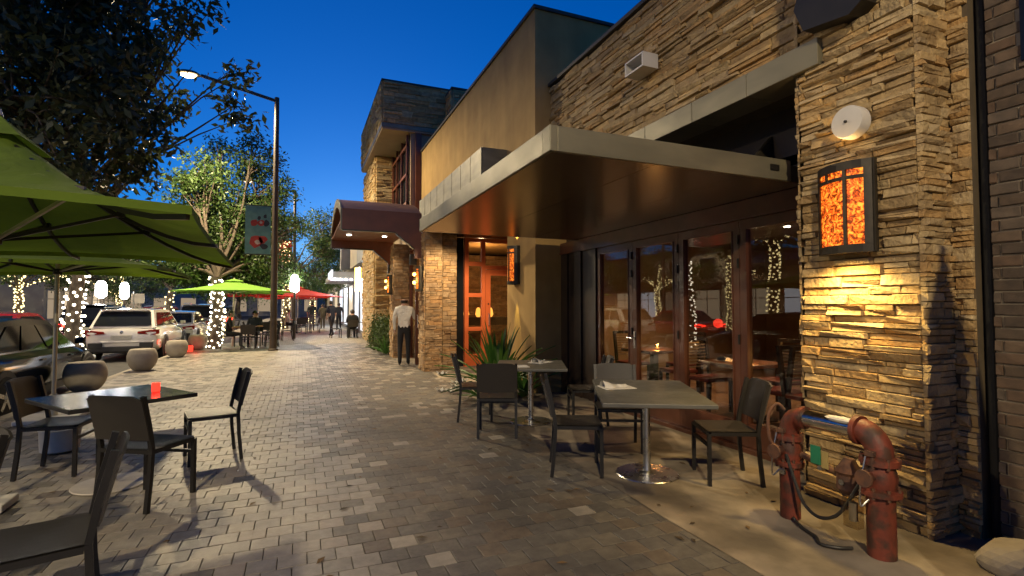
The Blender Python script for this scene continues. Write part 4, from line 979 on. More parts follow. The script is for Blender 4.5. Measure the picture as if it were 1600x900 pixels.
# ================================================================ street lamps
def street_lamp(loc, label, banner=None, power=0, arm=2.6, h=8.6, light=True):
    t_ = thing('street_lamp', label, 'street lamp', loc, 0, 'tall street lamps along the pavement')
    MB().tube([(0, 0, 0), (0, 0, .9), (0, 0, h)], [.115, .11, .075], 16).build('pole', 'pole_bronze', t_, True)
    MB().lathe([(.16, 0), (.16, .05), (.12, .08)], n=20).build('base_collar', 'pole_bronze', t_, True)
    MB().bar((0, 0, h - .12), (-arm + .35, 0, h + .38), .07, .09).build('arm', 'pole_bronze', t_)
    hd_ = MB(); hd_.lathe([(.02, .12), (.16, .10), (.24, .02), (.24, 0)], n=20); hd_.v = [(x * 1.5 - arm, y * .85, z + h + .36) for x, y, z in hd_.v]; ho = hd_.build('lamp_head', 'pole_bronze', t_, True)
    ln = MB(); ln.lathe([(.17, 0), (.16, -.05), (.08, -.10), (.001, -.11)], n=18); ln.v = [(x * 1.4 - arm, y * .8, z + h + .355) for x, y, z in ln.v]; ln.build('lens', 'lamp_warm', ho, True)
    if banner:
        for zz in (banner[0], banner[1]): MB().bar((-.05, 0, zz), (-.92, 0, zz), .025).build('banner_arm', 'pole_bronze', t_)
        bn = MB().b2((-.90, -.006, banner[0]), (-.13, .006, banner[1])).build('banner', banner[2], t_)
        if banner[2] == 'banner_teal':
            r = random.Random(2)
            def blob(cx, cz, rx, rz_, mt, k):
                pts = [(cx + rx * (1 + r.uniform(-.25, .25)) * math.cos(a), -.0065 - .002 * k, cz + rz_ * (1 + r.uniform(-.25, .25)) * math.sin(a)) for a in [2 * math.pi * q / 11 for q in range(11)]]
                MB().prism(pts, (0, .0005, 0)).build('printed_shape', mt, bn)
            z0 = banner[0]
            for cx, cz, rx, rz_, mt in ((-.62, 1.05, .12, .11, 'print_red'), (-.42, 1.07, .11, .10, 'print_red'), (-.26, 1.05, .08, .11, 'print_dark'), (-.58, .42, .19, .20, 'print_red'), (-.36, .5, .14, .13, 'print_red'), (-.34, .28, .12, .10, 'print_dark'), (-.48, 1.22, .05, .08, 'print_dark'), (-.3, 1.28, .05, .07, 'print_dark'), (-.52, .40, .08, .08, 'print_pale'), (-.43, 1.07, .045, .045, 'print_pale')):
                blob(cx, z0 + cz, rx, rz_, mt, 1 + (mt == 'print_pale'))
        else:
            d_ = MB(); r = random.Random(3)
            for _ in range(60): d_.ico((r.uniform(-.84, -.2), -.012, r.uniform(banner[0] + .1, banner[1] - .1)), .03)
            tag(d_.build('banner_lights', 'bulb_fairy', bn), kind='stuff')
    if light: lamp('street_light', 'SPOT', (loc[0] - arm, loc[1], h + .20), power, (1, .79, .47), .16, spot=165, aim=(loc[0] - arm, loc[1], 0), blend=.3)
LAMP_P = 5300
street_lamp((-.84, 19.0, .002), 'tall bronze lamp post with teal banner in the middle of the pavement', (3.22, 4.86, 'banner_teal'), LAMP_P)
street_lamp((-.40, 34.0, .002), 'farther lamp post with a red lit banner', (4.0, 5.5, 'banner_red'), LAMP_P * .8)
street_lamp((-.9, -7.5, .002), 'lamp post behind the camera in the same row', None, LAMP_P * .95)
street_lamp((-13.2, 6.0, 0), 'lamp post across the road reflected in the glass', None, LAMP_P * .65)
street_lamp((-13.2, 27.0, 0), 'lamp post across the road behind the trees', None, LAMP_P * .5)
def globe_post(loc, h, r, label, power):
    t_ = thing('globe_lamp', label, 'lamp post', loc, 0, 'white glowing lamps on short posts'); MB().tube([(0, 0, 0), (0, 0, h)], [.07, .05], 10).build('post', 'pole_bronze', t_)
    MB().lathe([(r * .4, h), (r, h + .12), (r * 1.02, h + .60), (r * .6, h + .78), (.02, h + .8)], n=18).build('glowing_globe', 'lamp_white', t_, True)
    lamp('globe_light', 'POINT', (loc[0], loc[1] - .05, h + .5 + loc[2]), power, (1, .95, .85), .25)
street_lamp((-2.5, 62.0, 0), 'distant lamp post added to warm the far end of the road', None, LAMP_P * .8)  # added lamp, put in to warm the bluish end building
globe_post((-8.65, 29.5, -.13), 2.0, .21, 'left one of two white glowing lamps above the white car', 420)
globe_post((-7.75, 29.5, -.13), 1.95, .18, 'right one of two white glowing lamps above the white car', 260)
globe_post((-.26, 25.2, .002), 2.1, .19, 'white glowing lamp on the pavement right of the tall lamp post', 260)
sb = thing('street_sign', 'small white street sign right of the glowing lamps', 'sign', (-7.2, 28.8, -.13)); MB().tube([(0, 0, 0), (0, 0, 2.3)], .03, 8).build('post', 'steel', sb); MB().b2((-.1, -.02, 1.75), (.42, .0, 2.2)).build('panel', 'white_plastic', sb)

# ================================================================ trees
def leaf_cloud(centers, sig, per, size, seed):
    r = np.random.default_rng(seed); n = len(centers) * per
    c = np.repeat(np.array(centers), per, 0) + r.normal(0, 1, (n, 3)) * np.array(sig)
    a = r.normal(0, 1, (n, 3)); a[:, 2] -= .5; a /= np.linalg.norm(a, axis=1)[:, None]
    q = r.normal(0, 1, (n, 3)); b_ = np.cross(a, q); b_ /= np.linalg.norm(b_, axis=1)[:, None]
    L = size * r.uniform(.6, 1.3, (n, 1)); Wd = L * r.uniform(.35, .5, (n, 1)); nn = np.cross(a, b_)
    v = np.empty((n, 4, 3)); v[:, 0] = c; v[:, 1] = c + a * L * .5 + b_ * Wd * .5 + nn * L * .08; v[:, 2] = c + a * L; v[:, 3] = c + a * L * .5 - b_ * Wd * .5 + nn * L * .08
    return v.reshape(-1, 3), np.arange(n * 4).reshape(n, 4)
def tree(name, label, base, fork, r0, lobes, per, size, mat, seed, group='street trees', lights=0, lean=(0, 0), dens=1.0, limb_lights=0, sig=.2, bulb='bulb_fairy', bulb_r=.035, clear=None):
    r = random.Random(seed); t_ = thing(name, label, 'tree', base, 0, group); B_ = Vector(base)
    F = Vector((lean[0], lean[1], fork)); wood = MB()
    tp = [Vector((lean[0] * k * k + .05 * math.sin(k * 7 + seed), lean[1] * k * k + .05 * math.cos(k * 5 + seed), fork * k)) for k in [i / 6 for i in range(7)]]
    wood.tube([tp[0] - ZP * .05] + tp[1:], [r0 * 1.35, r0 * 1.08] + [r0 * (1 - .06 * i) for i in range(5)], 12)
    trunk_pts = tp; limbs = []; cents = []
    for (c, rad) in lobes:
        C = Vector(c) - B_; mid = F.lerp(C, .5) + Vector((r.uniform(-.3, .3), r.uniform(-.3, .3), r.uniform(.1, .5)))
        pts = [F.lerp(mid, .0), F.lerp(mid, .5) + Vector((r.uniform(-.1, .1), r.uniform(-.1, .1), .1)), mid, mid.lerp(C, .6), C]
        wood.tube(pts, [r0 * .46, r0 * .33, r0 * .22, r0 * .13, r0 * .05], 8); limbs.append(pts)
        nC = max(4, int(dens * 9 * rad ** 2.2)) if isinstance(rad, (int, float)) else 10
        for _ in range(nC):
            while True:
                d_ = Vector((r.uniform(-1, 1), r.uniform(-1, 1), r.uniform(-1, 1)))
                if .08 < d_.length < 1 and r.random() < d_.length + .15: break
            p = C + Vector((d_.x * rad, d_.y * rad, d_.z * rad * .8)); 
            if clear:
                sp = proj(p + B_)
                if sp and math.hypot(sp[0] - clear[0], sp[1] - clear[1]) < clear[2]: continue
            cents.append(p)
            s_ = r.choice(pts[2:]).lerp(pts[-1], r.random() * .6); m_ = s_.lerp(p, .55) + Vector((0, 0, r.uniform(0, .15))); wood.tube([s_, m_, p], [.028 * r0 / .2, .016, .006], 5, caps=False)
    wood.build('trunk', 'bark', t_, True)
    v, f = leaf_cloud(cents, (sig, sig, sig * .75), per, size, seed); o = link(bpy.data.objects.new('crown', raw_mesh('crown', v, f, mat))); attach(o, t_)
    if lights or limb_lights:
        lt = MB(); 
        for i in range(lights):
            u = i / lights; k = u * 6; j = min(int(k), 5); p = tp[j].lerp(tp[j + 1], k - j); a = i * 2.4 + r.uniform(-.3, .3); rr = r0 * (1.3 - .35 * u) + .035; lt.ico(p + Vector((math.cos(a) * rr, math.sin(a) * rr, r.uniform(-.06, .06))), bulb_r * r.uniform(.8, 1.15))
        for pts in limbs[:limb_lights]:
            for i in range(34):
                u = i / 34 * 2.4; j = min(int(u), len(pts) - 2); p = pts[j].lerp(pts[j + 1], u - j); lt.ico(p + Vector((r.uniform(-.14, .14), r.uniform(-.14, .14), r.uniform(-.14, .14))), bulb_r * .9)
        tag(lt.build('string_lights', bulb, t_), kind='stuff')
    return t_
# overhanging oak at the top left
ob = (-5.0, 15.4, -.12)
px_l = [((40, 40), 11.5, 1.9), ((140, 60), 12.5, 1.5), ((90, 150), 12, 1.6), ((20, 150), 11, 1.8), ((190, 130), 13, 1.2), ((250, 110), 13.5, .95), ((150, 230), 13, 1.15), ((60, 250), 12, 1.3), ((225, 215), 13, .75), ((300, 105), 12.8, .65), ((345, 120), 12.6, .55), ((365, 165), 12.4, .38), ((300, 30), 12, .45), ((120, -40), 12, 1.8), ((250, -60), 13, 1.2), ((215, 265), 13.5, .5), ((20, -60), 12, 2.0)]
tree('oak_tree', 'dark spreading oak overhanging the top left with a fairy-lit trunk', ob, 3.4, .15, [(tuple(ypt(x, y, Y)), r_) for (x, y), Y, r_ in px_l], 48, .19, 'leaves_oak', 21, lights=120, dens=1.5, sig=.18, bulb='bulb_white', bulb_r=.034, clear=(292, 112, 42))
ob = (-2.75, 20.7, .0)
px_l = [((318, 268), 22.8, 0.84), ((345, 245), 23.8, 0.78), ((395, 245), 24.1, 1.12), ((300, 300), 22.6, 1.01), ((360, 330), 23.1, 1.46), ((420, 320), 24.6, 1.23), ((290, 360), 22.6, 1.34), ((340, 400), 22.6, 1.34), ((400, 400), 23.6, 1.23), ((450, 360), 25.1, 1.01), ((440, 420), 25.6, 1.01), ((265, 400), 22.1, 1.01), ((345, 435), 22, .9), ((305, 432), 21.8, .8), ((400, 430), 23, .9), ((330, 370), 22.5, 1.3), ((380, 360), 23, 1.3), ((290, 420), 22, 1.0), ((375, 420), 23, 1.0), ((330, 300), 22.6, 1.1), ((410, 285), 24.6, 1.12)]
tree('street_tree', 'leafy street tree lit from below beside the tall lamp post, with a fairy-lit trunk', ob, 2.5, .17, [(tuple(ypt(x, y, Y)), r_) for (x, y), Y, r_ in px_l], 60, .16, 'leaves_street', 4, lights=110, dens=2.4, sig=.22, bulb='bulb_white', bulb_r=.036)
def auto_lobes(c, R_, n, seed):
    r = random.Random(seed); return [((c[0] + r.uniform(-1, 1) * R_[0], c[1] + r.uniform(-1, 1) * R_[1], c[2] + r.uniform(-1, 1) * R_[2]), r.uniform(.45, .75) * min(R_)) for _ in range(n)]
FT = [((-.9, 37, 0), (-.2, 37, 5.3), (2.2, 2.2, 1.9), 'street tree on the pavement behind the red umbrellas', 60), ((.9, 46, 0), (1.2, 46, 5.4), (2.0, 2.0, 2.2), 'street tree at the far end of the pavement by the shops', 50), ((-3.6, 28, 0), (-3.2, 28.5, 5.0), (2.0, 2.2, 1.8), 'street tree behind the bright green umbrella', 60), ((-6.6, 33, -.13), (-6.3, 33, 4.6), (2.4, 2.2, 1.7), 'street tree with a brown trunk right of the street sign', 30),
      ((-15.8, 24, 0), (-15.5, 24, 4.6), (2.6, 2.6, 1.6), 'fairy-lit tree across the road behind the black car', 90), ((-15.9, 31, 0), (-15.6, 31, 4.8), (2.6, 2.6, 1.7), 'second fairy-lit tree across the road left of the umbrella pole', 90), ((-15.8, 40, 0), (-15.5, 40, 5.0), (3, 3, 2), 'farther fairy-lit tree across the road', 90), ((-14.0, 52, 0), (-14, 52, 5.0), (3, 3, 2.2), 'distant fairy-lit tree at the end of the road', 80), ((-9.2, 15.2, -.13), (-9.2, 15.2, 5.6), (2.2, 2.2, 1.2), 'fairy-lit tree in the road island reflected in the glass doors', 150), ((-16, 12, 0), (-16, 12, 5.2), (3, 3, 2), 'tree across the road reflected in the left glass door', 60), ((-7, 70, 0), (-7, 70, 6), (6, 4, 3.2), 'wide dark tree closing the end of the road', 0), ((-24, 62, 0), (-24, 62, 6), (7, 4, 3.4), 'wide dark tree behind the buildings across the road', 0), ((3.2, 72, 0), (3, 72, 6), (5, 4, 3), 'far tree above the end of the shop row', 0)]
for i, (b_, c, R_, lb, nl) in enumerate(FT):
    tree('street_tree', lb, b_, max(2.0, c[2] - R_[2] * 1.2), .16 if i < 10 else .3, auto_lobes(c, R_, 9, 40 + i), 42 if i < 9 else 34, .17 if i < 8 else .24, 'leaves_street', 60 + i, lights=nl, dens=2.0 if i < 10 else 1.0, sig=.3 if i < 10 else .6, limb_lights=5 if i in (4, 5, 6, 7, 8) else 0, bulb_r=.045)

# ================================================================ plants by the entrance
def strap_plant(loc, n, L, label, seed, flowers=0, spread=1.0):
    r = random.Random(seed); t_ = thing('strap_leaf_plant', label, 'plant', loc, 0)
    for k in range(n):
        a = 2 * math.pi * k / n + r.uniform(-.3, .3); el = min(r.uniform(.35, 1.35) / spread, 1.45); l_ = L * r.uniform(.7, 1.1); w_ = .035 * r.uniform(.8, 1.3); pts = []
        for j in range(8):
            u = j / 7; rad = l_ * (u * math.cos(el) + .25 * u * u * (1 - el / 1.6)); z = l_ * (u * math.sin(el) - .28 * u ** 2.5 * (1.3 - el * .6)); pts.append(Vector((math.cos(a) * (rad + .03), math.sin(a) * (rad + .03), max(z, .01) + .02)))
        sd = Vector((-math.sin(a), math.cos(a), 0)); mb = MB(); vs = []
        for j, p in enumerate(pts):
            u = j / 7; ww = w_ * (math.sin(math.pi * min(1, .15 + u * .85)) ** .6 if u < 1 else 0.04); vs += [p - sd * ww + ZP * .012, p - ZP * .004, p + sd * ww + ZP * .012]
        mb.add(vs, [(3 * j + i, 3 * j + i + 1, 3 * j + i + 4, 3 * j + i + 3) for j in range(7) for i in range(2)]); mb.build('leaf', 'leaves_strap', t_, True)
    for k in range(flowers):
        a = math.pi + r.uniform(-1.0, .7); l_ = r.uniform(.35, .75); tip = Vector((math.cos(a) * l_, math.sin(a) * l_, r.uniform(.12, .42)))
        s_ = MB(); s_.tube([(0, 0, .02), tip * .55 + ZP * .15, tip], .009, 6); so = s_.build('stem', 'leaves_strap', t_)
        pt = MB()
        for q in range(6):
            b_ = q * math.pi / 3; d_ = Vector((math.cos(b_), math.sin(b_), .6)).normalized(); e_ = Vector((-math.sin(b_), math.cos(b_), 0)); pt.add([tip, tip + d_ * .07 + e_ * .028, tip + d_ * .14, tip + d_ * .07 - e_ * .028], [(0, 1, 2, 3)])
        pt.build('petals', 'petal', so)
strap_plant((3.12, 8.2, .002), 84, 1.3, 'dense green strap-leaf plant in front of the red door', 5, spread=.8)
strap_plant((2.72, 7.75, .002), 14, .55, 'sprawling lily with white flowers at the paving edge', 8, 7, 1.8)
strap_plant((3.35, 7.65, .002), 16, .75, 'green strap-leaf plant against the ochre pier behind the farther table', 13, spread=.9)
hg = thing('clipped_hedge', 'leafy green hedge along the stone wall behind the man', 'hedge', (2.72, 17.2, 0)); r = random.Random(5)
cs_ = [Vector((r.uniform(-.32, .35), r.uniform(-1.2, 2.4), r.uniform(.1, 1.15) * (1 - .25 * r.random()))) for _ in range(230)]
v, f = leaf_cloud([tuple(c) for c in cs_], (.12, .14, .10), 42, .10, 9); o = link(bpy.data.objects.new('foliage', raw_mesh('foliage', v, f, 'leaves_hedge'))); attach(o, hg)
st_ = MB()
for k in range(9): st_.tube([(0, -1 + k * .38, 0), (r.uniform(-.2, .2), -1 + k * .38, .9)], .02, 5)
st_.build('stems', 'bark', hg)
strap_plant((2.42, 16.0, .002), 18, .8, 'pale strap-leaf plant at the near end of the hedge', 17)

# ================================================================ cars
def car(kind, loc, label, body, lit=False, L=4.45, Wd=1.82, Hh=1.58, suv=True):
    t_ = thing('parked_car', label, 'car', loc, 0); hw = Wd / 2
    # stations: y, half width, bottom, top of the lower body
    belt = .98 if suv else .90; gc = .24
    S = [(-L / 2, hw * .80, .46, belt - .14), (-L / 2 + .06, hw * .92, .36, belt - .04), (-L / 2 + .3, hw * .985, gc, belt + .02), (-L / 2 + .9, hw, gc, belt + .02), (0, hw, gc, belt), (L / 2 - 1.35, hw, gc, belt - .04), (L / 2 - .7, hw * .98, gc, belt - .10), (L / 2 - .22, hw * .90, gc + .02, belt - .24), (L / 2 - .04, hw * .74, .34, belt - .34), (L / 2, hw * .6, .40, belt - .42)]
    mb = MB(); rings = []
    for y, w_, zb, zt in S:
        h_ = zt - zb; rings.append([(-w_ * .80, y, zb), (-w_ * .97, y, zb + h_ * .18), (-w_, y, zb + h_ * .52), (-w_ * .965, y, zb + h_ * .86), (-w_ * .86, y, zt), (0, y, zt + .02), (w_ * .86, y, zt), (w_ * .965, y, zb + h_ * .86), (w_, y, zb + h_ * .52), (w_ * .97, y, zb + h_ * .18), (w_ * .80, y, zb)])
    k = 11; vs = [p for r_ in rings for p in r_]; fs = [(i * k + j, i * k + (j + 1) % k, (i + 1) * k + (j + 1) % k, (i + 1) * k + j) for i in range(len(S) - 1) for j in range(k)]
    fs += [tuple(range(k)), tuple(range((len(S) - 1) * k, len(S) * k))]; mb.add(vs, fs)
    bo = mb.build('body', body, t_, True)
    # greenhouse
    yr0, yr1 = (-L / 2 + .10, -L / 2 + .50) if suv else (-L / 2 + .55, -L / 2 + 1.25)
    yf0, yf1 = L / 2 - 1.15, L / 2 - 2.0
    wb, wt = hw * .86, hw * .70; zt = Hh
    def gp(y, z, s_): 
        u = (z - belt) / (zt - belt); return (s_ * (wb + (wt - wb) * u), y, z)
    gm = MB(); low = [(yr0, belt), (yf0, belt - .03)]; tops = [(yr1, zt - .05), ((yr1 + yf1) / 2, zt), (yf1, zt - .06)]
    a = [gp(yr0, belt, -1), gp(yf0, belt - .03, -1), gp(yf1, zt - .06, -1), gp((yr1 + yf1) / 2, zt - .015, -1), gp(yr1, zt - .05, -1)]
    b_ = [(-x, y, z) for x, y, z in a]; c_ = [(0, yf1, zt - .03), (0, (yr1 + yf1) / 2, zt + .015), (0, yr1, zt - .02)]
    gm.add(a + b_ + c_, [(0, 1, 2, 3, 4), (9, 8, 7, 6, 5), (1, 6, 7, 10, 2), (2, 10, 11, 3), (10, 7, 8, 11), (3, 11, 12, 4), (11, 8, 9, 12), (4, 12, 9, 5, 0)]); gm.build('cabin', body, t_)
    def lerp3(p, q, u): return Vector(p).lerp(Vector(q), u)
    # side glass, split by pillars
    for s_ in (-1, 1):
        A_, B_, C_, D_ = [Vector(gp(*q, s_)) for q in ((yr0 + .16, belt + .05), (yf0 - .22, belt + .04), (yf1 - .03, zt - .13), (yr1 + .12, zt - .12))]
        cuts = (.03, .30, .33, .62, .65, .98); off = Vector((s_ * .012, 0, 0))
        for u0, u1 in ((cuts[0], cuts[1]), (cuts[2], cuts[3]), (cuts[4], cuts[5])):
            q = [A_.lerp(B_, u0), A_.lerp(B_, u1), D_.lerp(C_, u1), D_.lerp(C_, u0)]; MB().prism([p + off for p in q], (s_ * .006, 0, 0)).build('side_window', 'car_glass', t_)
        MB().cbox((s_ * (hw + .06), yf0 - .35, belt + .09), (.16, .10, .12), .03).build('wing_mirror', body, t_)
        for yy, zz in ((-.35, .80), (.75, .78)): MB().cbox((s_ * (hw * .985 + .004), yy, zz * belt / .95), (.02, .16, .03), .006).build('door_handle', body, bo)
        MB().b2((s_ * hw * .975 - .02, -L / 2 + 1.2, gc - .02), (s_ * hw * .975 + .02, L / 2 - 1.25, gc + .1)).build('sill', 'car_trim', t_)
        if suv: MB().tube([(s_ * wt * .92, yr1 + .1, zt + .03), (s_ * wt * .94, 0, zt + .06), (s_ * wt * .92, yf1 - .1, zt + .02)], .015, 6).build('roof_rail', 'steel', t_)
    # rear and front glass
    def win(y0, z0, y1, z1, i0, i1, oy, nm):
        p = [Vector(gp(y0, z0, -1)), Vector(gp(y0, z0, 1)), Vector(gp(y1, z1, 1)), Vector(gp(y1, z1, -1))]
        p = [Vector((v_.x * .90, v_.y, v_.z)) for v_ in p]; q = [p[0].lerp(p[3], i0), p[1].lerp(p[2], i0), p[1].lerp(p[2], i1), p[0].lerp(p[3], i1)]; MB().prism([v_ + Vector((0, oy, .012)) for v_ in q], (0, oy * .3, .004)).build(nm, 'car_glass', t_)
    win(yr0, belt, yr1, zt - .05, .10, .88, -.02, 'rear_window'); win(yf0, belt - .03, yf1, zt - .06, .06, .93, .02, 'windscreen')
    if suv: MB().cbox((0, yr1 - .06, zt - .05), (wt * 1.8, .22, .035), .01).build('roof_spoiler', body, t_)
    # rear details
    yb = -L / 2
    for s_ in (-1, 1):
        tl = MB(); z0 = belt - .20; tl.prism([(s_ * hw * .97, yb + .16, z0 + .15), (s_ * hw * .97, yb + .16, z0 + .02), (s_ * hw * .86, yb + .015, z0 - .01), (s_ * hw * .42, yb - .02, z0 + .04), (s_ * hw * .44, yb - .02, z0 + .10), (s_ * hw * .84, yb + .015, z0 + .15)], (0, -.025, 0)); tl.build('tail_light', 'tail_lit' if lit else 'tail_red', t_)
        MB().cbox((s_ * hw * .66, yb - .02, .48), (.34, .06, .16), .02).build('bumper_vent', 'car_trim', t_)
        MB().cbox((s_ * hw * .7, L / 2 - .16, belt - .34), (.34, .2, .11), .04).build('headlight', 'steel', t_)
    MB().cbox((0, yb + .03, .37), (Wd * .80, .14, .16), .03).build('lower_bumper', 'car_trim', t_)
    MB().cbox((0, yb - .015, belt - .27), (.50, .02, .13), .004).build('number_plate', 'plate', t_)
    MB().cbox((0, yb + .005, belt - .40), (Wd * .86, .10, .05), .02).build('bumper_line', body, t_)
    em = MB(); em.lathe([(.045, 0), (.045, .012), (.03, .016)], n=16); em.v = [(x, yb - z + .012, y + belt - .12) for x, y, z in em.v]; em.build('emblem', 'chrome', t_)
    R_ = .34 if suv else .32
    for s_ in (-1, 1):
        for yy in (-L / 2 + .85, L / 2 - .88):
            ar = MB(); ar.lathe([(R_ + .06, 0), (R_ + .06, .02)], n=22); ar.v = [(s_ * (hw - .012 + z), y + yy, x + R_ + .01) for x, y, z in ar.v]; ar.build('wheel_arch', 'car_trim', t_)
            ty = MB(); ty.lathe([(R_ * .62, 0), (R_ * .93, 0), (R_, .03), (R_, .18), (R_ * .93, .21), (R_ * .62, .21)], n=26); ty.v = [(s_ * (hw - .19 + z), y + yy, x + R_) for x, y, z in ty.v]; w_ = ty.build('wheel', 'rubber', t_, True)
            rm = MB(); rm.lathe([(.06, .205), (.05, .225), (.001, .225)], n=14)
            for q in range(5):
                a = q * 2 * math.pi / 5; d_ = Vector((math.cos(a), math.sin(a), 0)); rm.bar(d_ * .04 + ZP * .205, d_ * R_ * .64 + ZP * .20, .06, .02)
            rm.v = [(s_ * (hw - .19 + z), y + yy, x + R_) for x, y, z in rm.v]; rm.build('rim', 'steel', w_)
    return t_
RZ = -.13
car('s', (-4.82, 20.4, RZ), 'white hatchback SUV seen from behind, parked by the ball bollards', 'car_white', Wd=1.86, Hh=1.55)
car('d', (-4.78, 25.9, RZ), 'white sedan parked in front of the white SUV', 'car_white', suv=False, L=4.6, Hh=1.42)
car('s', (-4.75, 31.4, RZ), 'silver SUV parked farther up the kerb', 'car_silver', L=4.6, Wd=1.9, Hh=1.72, lit=False)
car('d', (-4.80, 11.05, RZ), 'black sedan at the left edge behind the umbrella pole', 'car_black', suv=False, L=4.8, Wd=1.88, Hh=1.44)
car('d', (-8.0, 19.6, RZ), 'red car in traffic with lit tail lights left of the white SUV', 'car_red', lit=True, suv=False, L=4.5, Hh=1.45)
car('s', (-8.0, 27.6, RZ), 'dark SUV in traffic with lit tail lights', 'car_black', lit=True, L=4.7, Wd=1.9, Hh=1.7)
car('s', (-7.6, 36.5, RZ), 'distant red car with lit tail lights above the white sedan', 'car_red', lit=True)
car('s', (-4.7, 37.4, RZ), 'farthest parked car with lit tail lights beyond the silver SUV', 'car_black', lit=True)
car('d', (-7.9, 12.6, RZ), 'dark sedan in traffic behind the black sedan', 'car_black', suv=False, L=4.6, Hh=1.44)
for (x_, y_, e_) in ((-8.0, 17.2, 10), (-7.6, 34, 20), (-4.7, 35, 14)): lamp('brake_glow', 'POINT', (x_, y_ - .2, .75), e_, (1, .04, .02), .2)

# ================================================================ people
def person(label, loc, rz, J, cols, hair='hair', group=None, name='person', bald=False):
    """J: joint dict; body is one skinned surface, coloured by nearest bone"""
    t_ = thing(name, label, 'person', loc, rz, group); names = list(J); idx = {n_: i for i, n_ in enumerate(names)}
    E = [('pelvis', 'waist', 't'), ('waist', 'chest', 't'), ('chest', 'neck', 't'), ('neck', 'head', 'h'), ('head', 'crown', 'h')]
    for s_ in 'lr':
        E += [('chest', 'sho' + s_, 't'), ('sho' + s_, 'elb' + s_, 'u'), ('elb' + s_, 'wri' + s_, 'f'), ('wri' + s_, 'han' + s_, 'h'), ('pelvis', 'hip' + s_, 'p'), ('hip' + s_, 'kne' + s_, 'p'), ('kne' + s_, 'ank' + s_, 'p'), ('ank' + s_, 'toe' + s_, 's')]
    RAD_ = dict(pelvis=(.155, .12), waist=(.15, .115), chest=(.17, .12), neck=(.058, .06), head=(.078, .092), crown=(.072, .082))
    for s_ in 'lr': RAD_.update({'sho' + s_: (.07, .07), 'elb' + s_: (.048, .048), 'wri' + s_: (.034, .03), 'han' + s_: (.042, .022), 'hip' + s_: (.095, .095), 'kne' + s_: (.066, .066), 'ank' + s_: (.048, .05), 'toe' + s_: (.045, .03)})
    me = bpy.data.meshes.new('skeleton'); me.from_pydata([J[n_] for n_ in names], [(idx[a], idx[b_]) for a, b_, _ in E], []); o = link(bpy.data.objects.new('skeleton', me))
    md = o.modifiers.new('skin', 'SKIN'); md.use_smooth_shade = True; sv = me.skin_vertices[0].data
    for n_ in names: sv[idx[n_]].radius = RAD_[n_]; sv[idx[n_]].use_root = (n_ == 'pelvis')
    o.modifiers.new('sub', 'SUBSURF').levels = 2; o.modifiers['sub'].render_levels = 2
    dg = bpy.context.evaluated_depsgraph_get(); bmz = bpy.data.meshes.new_from_object(o.evaluated_get(dg)); bpy.data.objects.remove(o)
    bmz.materials.clear(); order = []
    for c in cols.values():
        if c not in order: order.append(c); bmz.materials.append(M[c])
    seg = [(np.array(J[a]), np.array(J[b_]), order.index(cols[k])) for a, b_, k in E]
    for p in bmz.polygons:
        c = np.array(p.center); best = min(seg, key=lambda s_: np.linalg.norm(c - (s_[0] + (s_[1] - s_[0]) * min(max(np.dot(c - s_[0], s_[1] - s_[0]) / max(np.dot(s_[1] - s_[0], s_[1] - s_[0]), 1e-6), 0), 1)))); p.material_index = best[2] if not (best[2] == order.index(cols['t']) and J['pelvis'][2] + .04 > c[2] > .6 and abs(c[0]) < .19) else order.index(cols['p']); p.use_smooth = True
    bo = link(bpy.data.objects.new('body', bmz)); attach(bo, t_)
    H_ = Vector(J['head']); Cc = Vector(J['crown']); hb = bmesh.new(); bmesh.ops.create_icosphere(hb, subdivisions=3, radius=1)
    kill = [v_ for v_ in hb.verts if (v_.co.z < (-.15 if not bald else -.35) and v_.co.y > -.1) or v_.co.z < -.75 or (v_.co.y > .55 and v_.co.z < .35) or (bald and v_.co.z > .02)]
    bmesh.ops.delete(hb, geom=kill, context='VERTS')
    for v_ in hb.verts: v_.co = Vector((v_.co.x * .093, v_.co.y * .108, v_.co.z * .115)) + H_.lerp(Cc, .55)
    hm = bpy.data.meshes.new('hair'); hb.to_mesh(hm); hb.free(); hm.materials.append(M[hair]); attach(link(bpy.data.objects.new('hair', hm)), t_)
    # face: nose, ears, eyes
    fc = MB(); c = H_.lerp(Cc, .45)
    fc.tube([c + Vector((0, .088, .02)), c + Vector((0, .118, -.02)), c + Vector((0, .09, -.03))], [.008, .015, .008], 6)
    for s_ in (-1, 1): fc.lathe([(.004, -.028), (.014, -.012), (.018, .01), (.006, .03)], c + Vector((s_ * .092, -.005, 0)), 8)
    fc.tube([c + Vector((-.025, .09, -.06)), c + Vector((0, .097, -.06)), c + Vector((.025, .09, -.06))], .007, 5); fc.build('face', 'skin', bo)
    ey = MB()
    for s_ in (-1, 1): ey.ico(c + Vector((s_ * .032, .086, .022)), .010)
    ey.build('eyes', 'hair', bo)
    # fingers
    for s_ in 'lr':
        hnd = Vector(J['han' + s_]); w_ = Vector(J['wri' + s_]); d_ = (hnd - w_).normalized(); sd = d_.cross(Vector((1, 0, .2))).normalized(); fg = MB()
        for q in range(4):
            p = hnd + sd * (.012 * (q - 1.5)); L_ = (.055, .066, .062, .048)[q]; fg.tube([p, p + d_ * L_ * .5 + Vector((0, .004, 0)), p + d_ * L_ + Vector((0, .014, 0))], [.0085, .008, .006], 6)
        tb = hnd.lerp(w_, .6) + sd * .03; fg.tube([tb, tb + d_ * .03 + sd * .022, tb + d_ * .055 + sd * .024], [.010, .009, .007], 6); fg.build('fingers', 'skin', bo)
    return t_
